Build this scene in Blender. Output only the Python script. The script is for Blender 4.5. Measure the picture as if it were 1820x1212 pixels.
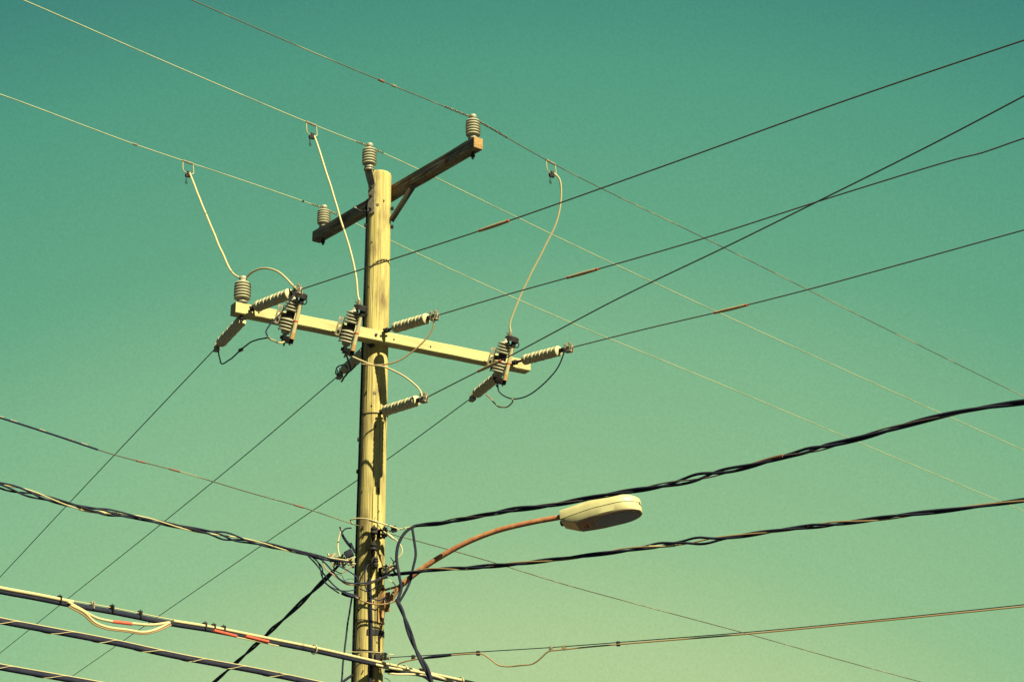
import bpy, bmesh, math, random
from mathutils import Vector, Matrix, noise

for o in list(bpy.data.objects):
    bpy.data.objects.remove(o, do_unlink=True)
scene = bpy.context.scene
COL = scene.collection
R = math.radians
random.seed(7)
ZUP = Vector((0, 0, 1))

# ------------------------------------------------------------------ camera
PITCH, FPX, CAMP = R(20.0), 3600.0, Vector((0, 0, 1.6))
cam_d = bpy.data.cameras.new('camera')
cam_d.sensor_width = 36.0
cam_d.lens = 36.0 * FPX / 1820.0
cam_d.clip_start, cam_d.clip_end = 0.05, 6000
cam = bpy.data.objects.new('camera', cam_d)
COL.objects.link(cam)
cam.location = CAMP
cam.rotation_euler = (R(90) + PITCH, 0, 0)
scene.camera = cam
scene.render.resolution_x, scene.render.resolution_y = 1024, 681

# ------------------------------------------------------------------ sky
EXPO = 1.6
GAIN = 2 ** EXPO
SUN_FROM = Vector((0.60, -0.80, 0.90)).normalized()     # direction towards the sun
SUN_EL = math.asin(SUN_FROM.z)

def lin(c):
    return tuple((v / 255 / 12.92) if v < 11 else (((v / 255) + .055) / 1.055) ** 2.4 for v in c)

world = bpy.data.worlds.new('World')
scene.world = world
world.use_nodes = True
wt = world.node_tree
wt.nodes.clear()
def wn(t, **k):
    n = wt.nodes.new(t)
    for a, b in k.items():
        setattr(n, a, b)
    return n
wout = wn('ShaderNodeOutputWorld')
bg = wn('ShaderNodeBackground')
bg.inputs['Strength'].default_value = 0.1
sky = wn('ShaderNodeTexSky')
sky.sky_type = 'NISHITA'
sky.sun_disc = False
sky.sun_elevation = SUN_EL
sky.sun_rotation = math.atan2(SUN_FROM.x, SUN_FROM.y)
sky.dust_density = 2.0
tc = wn('ShaderNodeTexCoord')
nrm = wn('ShaderNodeVectorMath', operation='NORMALIZE')
wt.links.new(tc.outputs['Generated'], nrm.inputs[0])
dot = wn('ShaderNodeVectorMath', operation='DOT_PRODUCT')
wt.links.new(nrm.outputs[0], dot.inputs[0])
dot.inputs[1].default_value = (0, math.cos(R(-5)), math.sin(R(-5)))
ac = wn('ShaderNodeMath', operation='ARCCOSINE')
wt.links.new(dot.outputs['Value'], ac.inputs[0])
sep = wn('ShaderNodeSeparateXYZ')
wt.links.new(nrm.outputs[0], sep.inputs[0])
asn = wn('ShaderNodeMath', operation='ARCSINE')
wt.links.new(sep.outputs['Z'], asn.inputs[0])
m1 = wn('ShaderNodeMath', operation='MULTIPLY')
m1.inputs[1].default_value = 0.8 * 57.29578 / 90
wt.links.new(ac.outputs[0], m1.inputs[0])
m2 = wn('ShaderNodeMath', operation='MULTIPLY_ADD')
m2.inputs[1].default_value = 0.2 * 57.29578 / 90
wt.links.new(asn.outputs[0], m2.inputs[0])
wt.links.new(m1.outputs[0], m2.inputs[2])
ramp = wn('ShaderNodeValToRGB')
wt.links.new(m2.outputs[0], ramp.inputs[0])
stops = [(4, (205, 218, 156)), (15.8, (173, 200, 145)), (18.5, (148, 189, 140)), (24, (126, 179, 137)), (27, (101, 166, 131)),
         (32, (80, 152, 127)), (35, (63, 132, 121)), (39, (52, 116, 119)), (46, (45, 104, 117)), (88, (38, 86, 114))]
el = ramp.color_ramp.elements
while len(el) < len(stops):
    el.new(0.5)
for e, (t, c) in zip(el, stops):
    e.position = t / 90
    L = lin(c)
    e.color = (L[0] / GAIN, L[1] / GAIN, L[2] / GAIN, 1)
ramp.color_ramp.interpolation = 'LINEAR'
sc10 = wn('ShaderNodeMix', data_type='RGBA', blend_type='MULTIPLY')
sc10.inputs[0].default_value = 1.0
wt.links.new(ramp.outputs['Color'], sc10.inputs[6])
sc10.inputs[7].default_value = (10, 10, 10, 1)
tint = wn('ShaderNodeMix', data_type='RGBA', blend_type='MULTIPLY')
tint.inputs[0].default_value = 1.0
wt.links.new(sky.outputs['Color'], tint.inputs[6])
tint.inputs[7].default_value = (0.55, 1.0, 0.42, 1)
mx = wn('ShaderNodeMix', data_type='RGBA')
mx.inputs[0].default_value = 0.04
wt.links.new(sc10.outputs[2], mx.inputs[6])
wt.links.new(tint.outputs[2], mx.inputs[7])
# faint broad unevenness of the hazy air, plus fine noise imitating film grain
val = None
for scl, amp_ in ((5.0, .035), (760.0, .11)):
    nz = wn('ShaderNodeTexNoise')
    nz.inputs['Scale'].default_value = scl
    nz.inputs['Detail'].default_value = 2.0
    wt.links.new(nrm.outputs[0], nz.inputs['Vector'])
    ma = wn('ShaderNodeMath', operation='MULTIPLY_ADD')
    wt.links.new(nz.outputs[0], ma.inputs[0])
    ma.inputs[1].default_value = amp_ * 2
    ma.inputs[2].default_value = 1 - amp_
    if val is None:
        val = ma
    else:
        mm = wn('ShaderNodeMath', operation='MULTIPLY')
        wt.links.new(val.outputs[0], mm.inputs[0])
        wt.links.new(ma.outputs[0], mm.inputs[1])
        val = mm
hz_ = wn('ShaderNodeVectorMath', operation='SCALE')
wt.links.new(mx.outputs[2], hz_.inputs[0])
wt.links.new(val.outputs[0], hz_.inputs['Scale'])
wt.links.new(hz_.outputs[0], bg.inputs['Color'])
wt.links.new(bg.outputs[0], wout.inputs['Surface'])

# ------------------------------------------------------------------ sun
sun_d = bpy.data.lights.new('sun', 'SUN')
sun_d.energy = 5.0
sun_d.angle = R(0.5)
sun_d.color = (1.0, 0.945, 0.62)
sun = bpy.data.objects.new('sun', sun_d)
COL.objects.link(sun)
sun.rotation_euler = SUN_FROM.to_track_quat('Z', 'Y').to_euler()

vs = scene.view_settings
vs.view_transform = 'Standard'
vs.look = 'None'
vs.exposure = EXPO
vs.gamma = 1.0
vs.use_curve_mapping = False

# ------------------------------------------------------------------ geometry helpers
def ray(px, py):
    cx, cy = (px - 910) / FPX, (606 - py) / FPX
    return Vector((cx, math.cos(PITCH) - cy * math.sin(PITCH), math.sin(PITCH) + cy * math.cos(PITCH)))

def at(px, py, Y):
    d = ray(px, py)
    return CAMP + d * (Y / d.y)

def atz(px, py, z):
    d = ray(px, py)
    return CAMP + d * ((z - CAMP.z) / d.z)

def on(px, py, a, az):
    n = Vector((-math.sin(R(az)), math.cos(R(az)), 0))
    d = ray(px, py)
    return CAMP + d * (n.dot(a - CAMP) / n.dot(d))

def spline(pts, step=0.04):
    """centripetal Catmull-Rom through pts, sampled about every step metres"""
    P = [Vector(p) for p in pts]
    if len(P) == 2:
        n = max(2, int((P[1] - P[0]).length / step))
        return [P[0].lerp(P[1], i / n) for i in range(n + 1)]
    P = [P[0] * 2 - P[1]] + P + [P[-1] * 2 - P[-2]]
    out = []
    for i in range(1, len(P) - 2):
        p0, p1, p2, p3 = P[i - 1:i + 3]
        t0 = 0.0
        t1 = t0 + max(1e-5, (p1 - p0).length ** .5)
        t2 = t1 + max(1e-5, (p2 - p1).length ** .5)
        t3 = t2 + max(1e-5, (p3 - p2).length ** .5)
        n = max(3, int((p2 - p1).length / step))
        for k in range(n):
            t = t1 + (t2 - t1) * k / n
            a1 = p0 * ((t1 - t) / (t1 - t0)) + p1 * ((t - t0) / (t1 - t0))
            a2 = p1 * ((t2 - t) / (t2 - t1)) + p2 * ((t - t1) / (t2 - t1))
            a3 = p2 * ((t3 - t) / (t3 - t2)) + p3 * ((t - t2) / (t3 - t2))
            b1 = a1 * ((t2 - t) / (t2 - t0)) + a2 * ((t - t0) / (t2 - t0))
            b2 = a2 * ((t3 - t) / (t3 - t1)) + a3 * ((t - t1) / (t3 - t1))
            out.append(b1 * ((t2 - t) / (t2 - t1)) + b2 * ((t - t1) / (t2 - t1)))
    out.append(P[-2].copy())
    return out

def extend(P, start=0.0, end=0.0, sag=0.002):
    """carry a wire on past the picture's edge with a gentle sag"""
    P = list(P)
    if end:
        d = (P[-1] - P[-4]).normalized()
        b = P[-1]
        P += [b + d * s - Vector((0, 0, sag * s * s * .3)) for s in [end * k / 12 for k in range(1, 13)]]
    if start:
        d = (P[0] - P[3]).normalized()
        b = P[0]
        P = [b + d * s - Vector((0, 0, sag * s * s * .3)) for s in [start * k / 12 for k in range(12, 0, -1)]] + P
    return P

def pixpath(pts, Y0, Y1=None, bulge=0.0):
    """a loose wire from depth Y0 to depth Y1"""
    if Y1 is None:
        Y1 = Y0
    L = [0.0]
    for a, b in zip(pts, pts[1:]):
        L.append(L[-1] + math.hypot(b[0] - a[0], b[1] - a[1]))
    out = []
    for p, l in zip(pts, L):
        f = l / L[-1]
        out.append(at(p[0], p[1], Y0 + (Y1 - Y0) * f - bulge * math.sin(math.pi * f)))
    return out

def cumlen(P):
    L = [0.0]
    for a, b in zip(P, P[1:]):
        L.append(L[-1] + (b - a).length)
    return L

def frames(P):
    """tangent, normal, binormal at each point (parallel transport)"""
    T = []
    for i in range(len(P)):
        d = P[min(i + 1, len(P) - 1)] - P[max(i - 1, 0)]
        T.append(d.normalized() if d.length > 1e-9 else Vector((0, 0, 1)))
    up = Vector((0, 0, 1)) if abs(T[0].z) < .9 else Vector((1, 0, 0))
    n = (up - T[0] * up.dot(T[0])).normalized()
    out = []
    for t in T:
        n = n - t * n.dot(t)
        n = n.normalized() if n.length > 1e-9 else t.orthogonal().normalized()
        out.append((t, n, t.cross(n)))
    return out

class MB:
    def __init__(s):
        s.v, s.f = [], []

    def tube(s, P, r, sides=8, caps=True):
        P = [Vector(p) for p in P]
        F = frames(P)
        b = len(s.v)
        for i, (p, (t, n, bn)) in enumerate(zip(P, F)):
            rr = r(i / (len(P) - 1)) if callable(r) else r
            for k in range(sides):
                a = 2 * math.pi * k / sides
                s.v.append(p + n * (math.cos(a) * rr) + bn * (math.sin(a) * rr))
        for i in range(len(P) - 1):
            for k in range(sides):
                k2 = (k + 1) % sides
                s.f.append((b + i * sides + k, b + i * sides + k2, b + (i + 1) * sides + k2, b + (i + 1) * sides + k))
        if caps:
            s.f.append(tuple(b + k for k in reversed(range(sides))))
            e = b + (len(P) - 1) * sides
            s.f.append(tuple(e + k for k in range(sides)))
        return s

    def lathe(s, prof, o, axis, sides=28, caps=True):
        """prof: list of (radius, height along axis)"""
        axis = Vector(axis).normalized()
        n = axis.orthogonal().normalized()
        bn = axis.cross(n)
        b = len(s.v)
        for r, h in prof:
            for k in range(sides):
                a = 2 * math.pi * k / sides
                s.v.append(Vector(o) + axis * h + n * (math.cos(a) * r) + bn * (math.sin(a) * r))
        for i in range(len(prof) - 1):
            for k in range(sides):
                k2 = (k + 1) % sides
                s.f.append((b + i * sides + k, b + i * sides + k2, b + (i + 1) * sides + k2, b + (i + 1) * sides + k))
        if caps:
            s.f.append(tuple(b + k for k in reversed(range(sides))))
            e = b + (len(prof) - 1) * sides
            s.f.append(tuple(e + k for k in range(sides)))
        return s

    def box(s, c, X, Y, Z, sx, sy, sz, bev=0.0):
        """box centred at c, full sizes along unit axes; bev chamfers the long edges"""
        c = Vector(c)
        X, Y, Z = Vector(X).normalized(), Vector(Y).normalized(), Vector(Z).normalized()
        bm = bmesh.new()
        bmesh.ops.create_cube(bm, size=1)
        for v in bm.verts:
            v.co = Vector((v.co.x * sx, v.co.y * sy, v.co.z * sz))
        if bev:
            bmesh.ops.bevel(bm, geom=list(bm.edges), offset=bev, segments=2, affect='EDGES', profile=.6)
        bm.verts.index_update()
        b = len(s.v)
        for v in bm.verts:
            s.v.append(c + X * v.co.x + Y * v.co.y + Z * v.co.z)
        flip = X.cross(Y).dot(Z) < 0
        for f in bm.faces:
            ids = [b + v.index for v in f.verts]
            s.f.append(tuple(reversed(ids)) if flip else tuple(ids))
        bm.free()
        return s

    def build(s, name, mat, parent=None, loc=None):
        org = Vector((0, 0, 0))
        if parent is not None:
            org = Vector(parent['_org'])
        elif loc is not None:
            org = Vector(loc)
        me = bpy.data.meshes.new(name)
        me.from_pydata([v - org for v in s.v], [], s.f)
        me.validate()
        me.update()
        for p in me.polygons:
            p.use_smooth = True
        me.set_sharp_from_angle(angle=R(38))
        me.materials.append(M[mat])
        o = bpy.data.objects.new(name, me)
        COL.objects.link(o)
        if parent is not None:
            o.parent = parent
        else:
            o.location = org
        o['_org'] = list(org)
        return o

def tag(o, label, cat, group=None):
    o['label'] = label
    o['category'] = cat
    if group:
        o['group'] = group
    return o

def thing(name, label, cat, loc, group=None):
    o = bpy.data.objects.new(name, None)
    o.empty_display_size = .1
    COL.objects.link(o)
    o.location = loc
    o['_org'] = list(loc)
    return tag(o, label, cat, group)

# ------------------------------------------------------------------ materials
M = {}
def mat(name, col, rough=.6, metal=0.0, col2=None, nscale=(20, 20, 20), nfac=(.35, .65), bump=0.0, bscale=None, spec=.5, detail=6, col3=None, n3=6.0, f3=(.6, .75), rotz=None, zst=1.0):
    K = .80
    col = tuple(q * K for q in col)
    col2 = tuple(q * K for q in col2) if col2 else None
    col3 = tuple(q * K for q in col3) if col3 else None
    m = bpy.data.materials.new(name)
    m.use_nodes = True
    nt = m.node_tree
    b = nt.nodes['Principled BSDF']
    b.inputs['Base Color'].default_value = (*col, 1)
    b.inputs['Roughness'].default_value = rough
    b.inputs['Metallic'].default_value = metal
    b.inputs['Specular IOR Level'].default_value = spec
    t = nt.nodes.new('ShaderNodeTexCoord')
    mp = nt.nodes.new('ShaderNodeMapping')
    mp.inputs['Scale'].default_value = nscale
    if rotz is not None:                    # grain follows a beam lying at this heading
        mp.vector_type = 'TEXTURE'
        mp.inputs['Rotation'].default_value = (0, 0, R(rotz))
        mp.inputs['Scale'].default_value = tuple(1 / q for q in nscale)
    nt.links.new(t.outputs['Object'], mp.inputs[0])
    nz = nt.nodes.new('ShaderNodeTexNoise')
    nz.inputs['Scale'].default_value = 1.0
    nz.inputs['Detail'].default_value = detail
    nz.inputs['Roughness'].default_value = .62
    nt.links.new(mp.outputs[0], nz.inputs['Vector'])
    last = None
    if col2:
        mr = nt.nodes.new('ShaderNodeMapRange')
        mr.inputs['From Min'].default_value, mr.inputs['From Max'].default_value = nfac
        nt.links.new(nz.outputs[0], mr.inputs[0])
        mixn = nt.nodes.new('ShaderNodeMix')
        mixn.data_type = 'RGBA'
        mixn.inputs[6].default_value = (*col, 1)
        mixn.inputs[7].default_value = (*col2, 1)
        nt.links.new(mr.outputs[0], mixn.inputs[0])
        last = mixn.outputs[2]
    if col3:
        n2 = nt.nodes.new('ShaderNodeTexNoise')
        n2.inputs['Scale'].default_value = n3
        n2.inputs['Detail'].default_value = 5
        mp3 = nt.nodes.new('ShaderNodeMapping')
        mp3.inputs['Scale'].default_value = (1, 1, zst)
        nt.links.new(t.outputs['Object'], mp3.inputs[0])
        nt.links.new(mp3.outputs[0], n2.inputs['Vector'])
        mr2 = nt.nodes.new('ShaderNodeMapRange')
        mr2.inputs['From Min'].default_value, mr2.inputs['From Max'].default_value = f3
        nt.links.new(n2.outputs[0], mr2.inputs[0])
        mix2 = nt.nodes.new('ShaderNodeMix')
        mix2.data_type = 'RGBA'
        nt.links.new(mr2.outputs[0], mix2.inputs[0])
        if last:
            nt.links.new(last, mix2.inputs[6])
        else:
            mix2.inputs[6].default_value = (*col, 1)
        mix2.inputs[7].default_value = (*col3, 1)
        last = mix2.outputs[2]
    if last:
        nt.links.new(last, b.inputs['Base Color'])
    if bump:
        bn = nt.nodes.new('ShaderNodeBump')
        bn.inputs['Strength'].default_value = bump
        bn.inputs['Distance'].default_value = .01
        src = nz
        if bscale:
            mp2 = nt.nodes.new('ShaderNodeMapping')
            mp2.inputs['Scale'].default_value = bscale
            nt.links.new(t.outputs['Object'], mp2.inputs[0])
            src = nt.nodes.new('ShaderNodeTexNoise')
            src.inputs['Scale'].default_value = 1
            src.inputs['Detail'].default_value = 8
            nt.links.new(mp2.outputs[0], src.inputs['Vector'])
        nt.links.new(src.outputs[0], bn.inputs['Height'])
        nt.links.new(bn.outputs[0], b.inputs['Normal'])
    M[name] = m
    return m

mat('pole_wood', (.44, .36, .13), .8, col2=(.20, .14, .055), nscale=(75, 75, 1.3), nfac=(.46, .80), bump=.6, bscale=(110, 110, 2.0),
    col3=(.12, .08, .04), n3=11.0, f3=(.49, .76), spec=.15, zst=.30)
mat('pale_wood', (.42, .375, .17), .75, rotz=31, col2=(.24, .18, .075), nscale=(1.6, 70, 70), nfac=(.46, .78), bump=.4, spec=.15, col3=(.27, .20, .10), n3=6.0, f3=(.55, .80))
mat('grey_wood', (.28, .25, .165), .85, rotz=-51, col2=(.065, .052, .035), nscale=(2.2, 55, 55), nfac=(.36, .60), bump=.7, spec=.15, col3=(.15, .06, .03), n3=7.0, f3=(.54, .66))
mat('end_grain', (.34, .21, .085), .85, col2=(.24, .13, .05), nscale=(60, 60, 60), bump=.3, spec=.15)
mat('porcelain', (.33, .31, .21), .35, col2=(.28, .26, .17), nscale=(14, 14, 14), spec=.45)
mat('polymer', (.44, .40, .23), .6, col2=(.38, .34, .19), nscale=(20, 20, 20), spec=.3)
mat('cutout_porcelain', (.33, .305, .21), .35, spec=.45)
mat('galvanised', (.30, .265, .17), .5, metal=.2, col2=(.16, .13, .085), nscale=(40, 40, 40))
mat('dark_metal', (.016, .017, .023), .65, spec=.12, col2=(.036, .027, .023), nscale=(50, 50, 50))
mat('steel_brace', (.075, .068, .042), .6, metal=.2, col2=(.04, .034, .028), nscale=(30, 30, 30))
mat('rusty_pipe', (.33, .125, .04), .75, col2=(.20, .065, .025), nscale=(22, 22, 22), nfac=(.35, .7), bump=.2, col3=(.38, .19, .065), n3=14, f3=(.5, .7))
mat('lamp_bracket_paint', (.40, .25, .09), .65, col2=(.30, .14, .05), nscale=(26, 26, 26), nfac=(.4, .7))
mat('black_cable', (.014, .016, .030), .8, spec=.08, col2=(.026, .025, .033), nscale=(9, 9, 9), nfac=(.45, .7))
mat('dark_wire', (.017, .022, .042), .7, spec=.1)
mat('brown_wire', (.085, .062, .055), .5, spec=.3)
mat('bare_wire', (.35, .37, .20), .55, col2=(.25, .27, .15), nscale=(3, 3, 3), nfac=(.5, .62))
mat('dull_wire', (.075, .075, .05), .55, col2=(.24, .22, .12), nscale=(2.2, 2.2, 2.2), nfac=(.50, .60))
mat('tie_wire', (.05, .048, .034), .6, col2=(.24, .2, .11), nscale=(60, 60, 60), nfac=(.5, .6))
mat('cream_wire', (.42, .355, .19), .5, spec=.25)
mat('tan_wire', (.28, .18, .085), .55, spec=.25)
mat('orange_sleeve', (.42, .31, .14), .5, col2=(.34, .21, .09), nscale=(12, 12, 12))
mat('brown_sleeve', (.16, .065, .035), .6)
mat('red_cap', (.48, .06, .025), .45)
mat('red_sleeve', (.50, .075, .04), .5)
mat('lamp_paint', (.47, .43, .22), .5, col2=(.40, .355, .17), nscale=(7, 7, 7), spec=.35)
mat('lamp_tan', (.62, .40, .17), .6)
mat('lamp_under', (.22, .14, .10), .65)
mat('gasket', (.03, .028, .02), .8)
mat('label_orange', (.55, .20, .04), .6)
mat('ink', (.015, .015, .015), .7)
mat('asphalt', (.042, .044, .05), .95, col2=(.032, .034, .04), nscale=(.8, .8, .8), bump=.2)
g = bpy.data.materials.new('lamp_glass')
g.use_nodes = True
b = g.node_tree.nodes['Principled BSDF']
b.inputs['Base Color'].default_value = (.06, .058, .062, 1)
b.inputs['Roughness'].default_value = .25
M['lamp_glass'] = g

# ------------------------------------------------------------------ ground
gm = MB()
gm.v = [Vector(p) for p in ((-3000, -3000, 0), (3000, -3000, 0), (3000, 3000, 0), (-3000, 3000, 0))]
gm.f = [(0, 1, 2, 3)]
go = gm.build('ground', 'asphalt')
go['kind'] = 'structure'

# ------------------------------------------------------------------ utility pole
PX, PY = -1.143, 16.0
TOPZ = 8.965
def pole_r(z):
    return .098 + (TOPZ - z) * .0048 if z > 4 else .098 + (TOPZ - 4) * .0048 + (4 - z) * .006

pole = thing('utility_pole', 'tall round wooden utility pole, sunlit yellow, carrying both crossarms', 'pole', (PX, PY, 0))
mb = MB()
# drying cracks: heading, lower and upper height, depth
CRACKS = [(-84, 4.9, 6.45, .018), (-108, 7.62, 8.9, .010), (-66, 3.9, 5.2, .010), (-121, 5.3, 6.4, .008), (-60, 6.2, 7.2, .008),
          (-99, 6.5, 7.3, .007), (-75, 7.55, 8.5, .008), (-101, 3.5, 4.8, .010)]
angs = [2 * math.pi * k / 44 for k in range(44)]
def adiff(a, b):
    return ((a - b + math.pi) % (2 * math.pi)) - math.pi
angs = [a for a in angs if all(abs(adiff(a, R(c[0]))) > R(2.5) for c in CRACKS)]
for c in CRACKS:
    angs += [(R(c[0]) + R(x)) % (2 * math.pi) for x in (-1.9, -1.0, 0, 1.0, 1.9)]
angs = sorted(angs)
zs = [0, .4, 1, 2, 3, 3.6] + [3.9 + .05 * k for k in range(int((TOPZ - .02 - 3.9) / .05) + 1)]
zs = [z for z in zs if z < TOPZ - .03] + [TOPZ - .028, TOPZ - .01, TOPZ]
ns = len(angs)
for z in zs:
    for a in angs:
        r = pole_r(z)
        d = Vector((math.cos(a), math.sin(a), 0))
        r += .0035 * noise.noise(Vector((d.x * 1.2, d.y * 1.2, z * .9)))
        r += .0016 * noise.noise(Vector((d.x * 9, d.y * 9, z * 1.1 + 7)))
        for ca, z0, z1, dp in CRACKS:
            if abs(adiff(a, R(ca))) < R(1.1) and z0 < z < z1:
                r -= dp * min(1, (z - z0) * 3, (z1 - z) * 3) * (.75 + .5 * noise.noise(Vector((ca, z * 4, 0))))
        if z > TOPZ - .02:
            r *= .96 if z < TOPZ - .005 else .84
        mb.v.append(Vector((PX + d.x * r, PY + d.y * r, z)))
for i in range(len(zs) - 1):
    for k in range(ns):
        k2 = (k + 1) % ns
        mb.f.append((i * ns + k, i * ns + k2, (i + 1) * ns + k2, (i + 1) * ns + k))
e = (len(zs) - 1) * ns
mb.f.append(tuple(e + k for k in range(ns)))
mb.build('shaft', 'pole_wood', pole)
LEFTD = Vector((-1, 0, 0))
def pole_bolt(z, ang, out=.035, rad=.009, m='dark_metal'):
    d = Vector((math.cos(R(ang)), math.sin(R(ang)), 0))
    c = Vector((PX, PY, z)) + d * (pole_r(z) - .01)
    b_ = MB().lathe([(rad, 0), (rad, out * .7)], c, d, 8)
    b_.lathe([(rad * 1.9, out * .45), (rad * 1.9, out)], c, d, 6)
    b_.build('bolt', m, pole)
for z, a_ in ((6.555, 186), (6.28, 186), (8.63, -8), (8.46, -6), (8.47, 190), (8.64, 186)):
    pole_bolt(z, a_)
# knots: small dark raised discs with a hollow centre
for px, py, r_ in ((671, 364, .014), (660, 430, .012), (666, 699, .016), (655, 508, .009)):
    c = at(px, py, 15.9)
    d = (c - Vector((PX, PY, c.z)))
    ang = math.degrees(math.atan2(-math.sqrt(max(0, pole_r(c.z) ** 2 - d.x ** 2)), d.x))
    dd = Vector((math.cos(R(ang)), math.sin(R(ang)), 0))
    c = Vector((PX, PY, c.z)) + dd * (pole_r(c.z) - .004)
    MB().lathe([(r_, 0), (r_ * .95, .0055), (r_ * .55, .007), (r_ * .3, .004), (.001, .001)], c, dd, 12).build('knot', 'steel_brace', pole)
# old staples and nails left in the wood
rs = random.Random(11)
for k in range(34):
    z = rs.uniform(4.3, 8.8) if k < 18 else rs.uniform(4.4, 6.0)
    a_ = R(rs.uniform(-140, -45))
    d = Vector((math.cos(a_), math.sin(a_), 0))
    c = Vector((PX, PY, z)) + d * (pole_r(z) + .001)
    t_ = Vector((-d.y, d.x, 0)) * rs.uniform(-.5, .5) + ZUP
    MB().box(c, d, t_.cross(d), t_, .012, rs.uniform(.003, .007), rs.uniform(.012, .035)).build('staple', 'dark_metal', pole)
# ground wire moulding down the shaded left edge
P = []
for k in range(90):
    z = TOPZ - .25 - k * (TOPZ - .3) / 89
    a_ = R(188 + 3 * math.sin(k * .35))
    P.append(Vector((PX + math.cos(a_) * (pole_r(z) + .004), PY + math.sin(a_) * (pole_r(z) + .004), z)))
MB().tube(P, .010, 6).build('ground_wire', 'dark_wire', pole)
# ------------------------------------------------------------------ crossarms
def beam(o, name, c, ax, hgt, dep, L, m):
    nrm_ = ax.cross(ZUP).normalized()
    bm_ = bmesh.new()
    n = 40
    rings = []
    w2, h2, ch = dep / 2, hgt / 2, .006
    sec = [(-w2 + ch, -h2), (w2 - ch, -h2), (w2, -h2 + ch), (w2, h2 - ch), (w2 - ch, h2), (-w2 + ch, h2), (-w2, h2 - ch), (-w2, -h2 + ch)]
    mb_ = MB()
    for i in range(n + 1):
        s_ = -L / 2 + L * i / n
        for x, z in sec:
            j = .0018 * noise.noise(Vector((s_ * 5 + x * 30, x * 40, z * 40)))
            mb_.v.append(c + ax * s_ + nrm_ * (x + j) + ZUP * (z + j))
    for i in range(n):
        for k in range(8):
            k2 = (k + 1) % 8
            mb_.f.append((i * 8 + k, i * 8 + k2, (i + 1) * 8 + k2, (i + 1) * 8 + k))
    mb_.f.append(tuple(reversed(range(8))))
    mb_.f.append(tuple(n * 8 + k for k in range(8)))
    bm_.free()
    return mb_.build(name, m, o)

# lower arm, in front of the pole
c0 = at(668, 594, 15.775)
LZ = c0.z
la, lb = atz(419, 545.5, LZ), atz(943, 650, LZ)
LAX = (lb - la).normalized()
LN = LAX.cross(ZUP).normalized()
if LN.y > 0:
    LN = -LN
LH, LD = .096, .104
LLEN = (lb - la).length
LC = (la + lb) / 2 - LN * LD / 2
larm = thing('crossarm', 'pale sunlit wooden crossarm across the front of the pole, holding the fuse cutouts', 'crossarm', c0 - ZUP * LH / 2, 'wooden crossarms')
beam(larm, 'beam', LC, LAX, LH, LD, LLEN, 'pale_wood')
def larm_pt(px, front=0.0, dz=0.0):
    """point on the lower arm's front face below image column px"""
    d = ray(px, 600)
    # solve la + LAX*s projected to column px
    lo, hi = -.3, LLEN + .3
    for _ in range(40):
        mid = (lo + hi) / 2
        p = la + LAX * mid
        q = p - CAMP
        depth = q.y * math.cos(PITCH) + q.z * math.sin(PITCH)
        x = 910 + FPX * q.x / depth
        if x < px:
            lo = mid
        else:
            hi = mid
    return la + LAX * mid + LN * front + ZUP * dz
for px in (460, 700, 765, 915):
    p = larm_pt(px, -.004, -.008)
    MB().lathe([(.006, 0), (.006, .012)], p, LN, 8).build('bolt', 'dark_metal', larm)
p = larm_pt(668, 0, 0)
MB().lathe([(.012, -.002), (.012, .010)], p, LN, 8).build('through_bolt', 'dark_metal', larm)

# upper arm, behind the pole
u0 = at(680, 347, 16.16)
UZ = u0.z
ua, ub = atz(555, 420, UZ), atz(842, 252, UZ)
UAX = (ub - ua).normalized()
UN = UAX.cross(ZUP).normalized()
if UN.y > 0:
    UN = -UN
UH, UD = .100, .092
ULEN = (ub - ua).length
UC = (ua + ub) / 2 - UN * UD / 2
uarm = thing('crossarm', 'weathered dark wooden crossarm near the pole top, lit only on its right end', 'crossarm', u0 - UN * .05 - ZUP * UH / 2, 'wooden crossarms')
beam(uarm, 'beam', UC, UAX, UH, UD, ULEN, 'grey_wood')
MB().box(ub - UN * UD / 2 + UAX * .001, UAX, UN, ZUP, .006, UD - .004, UH - .004, .001).build('end_grain', 'end_grain', uarm)
def bar(P0, P1, w, t, side):
    d = (P1 - P0).normalized()
    s_ = (Vector(side) - d * Vector(side).dot(d)).normalized()
    return MB().box((P0 + P1) / 2, d, s_, d.cross(s_), (P1 - P0).length, w, t, .0015)
# angle brace on the right, flat strap on the left
q0 = at(750, 302, 15.75)
q1 = Vector((PX + .095, PY - .045, at(697, 395, 16).z))
qm = q1 + (q0 - q1) * .07
br = MB()
d = (q0 - q1).normalized()
sv = UN - d * UN.dot(d)
br.box((q0 + q1) / 2, d, sv, d.cross(sv), (q0 - q1).length, .006, .036, .001)
br.box((q0 + q1) / 2 + d.cross(sv.normalized()) * .016 + sv.normalized() * -.016, d, sv, d.cross(sv), (q0 - q1).length, .034, .006, .001)
bo = br.build('brace', 'steel_brace', uarm)
MB().lathe([(.012, -.012), (.012, .012), (.006, .013), (.006, .022)], q0, UN, 8).build('bolt', 'galvanised', bo)
q2, q3 = at(631, 370, 16.45), at(662, 384, 16.05)
bo = bar(q2, q3, .03, .006, UN).build('brace', 'steel_brace', uarm)
MB().lathe([(.012, -.012), (.012, .014)], q2, UN, 8).build('bolt', 'galvanised', bo)

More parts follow.
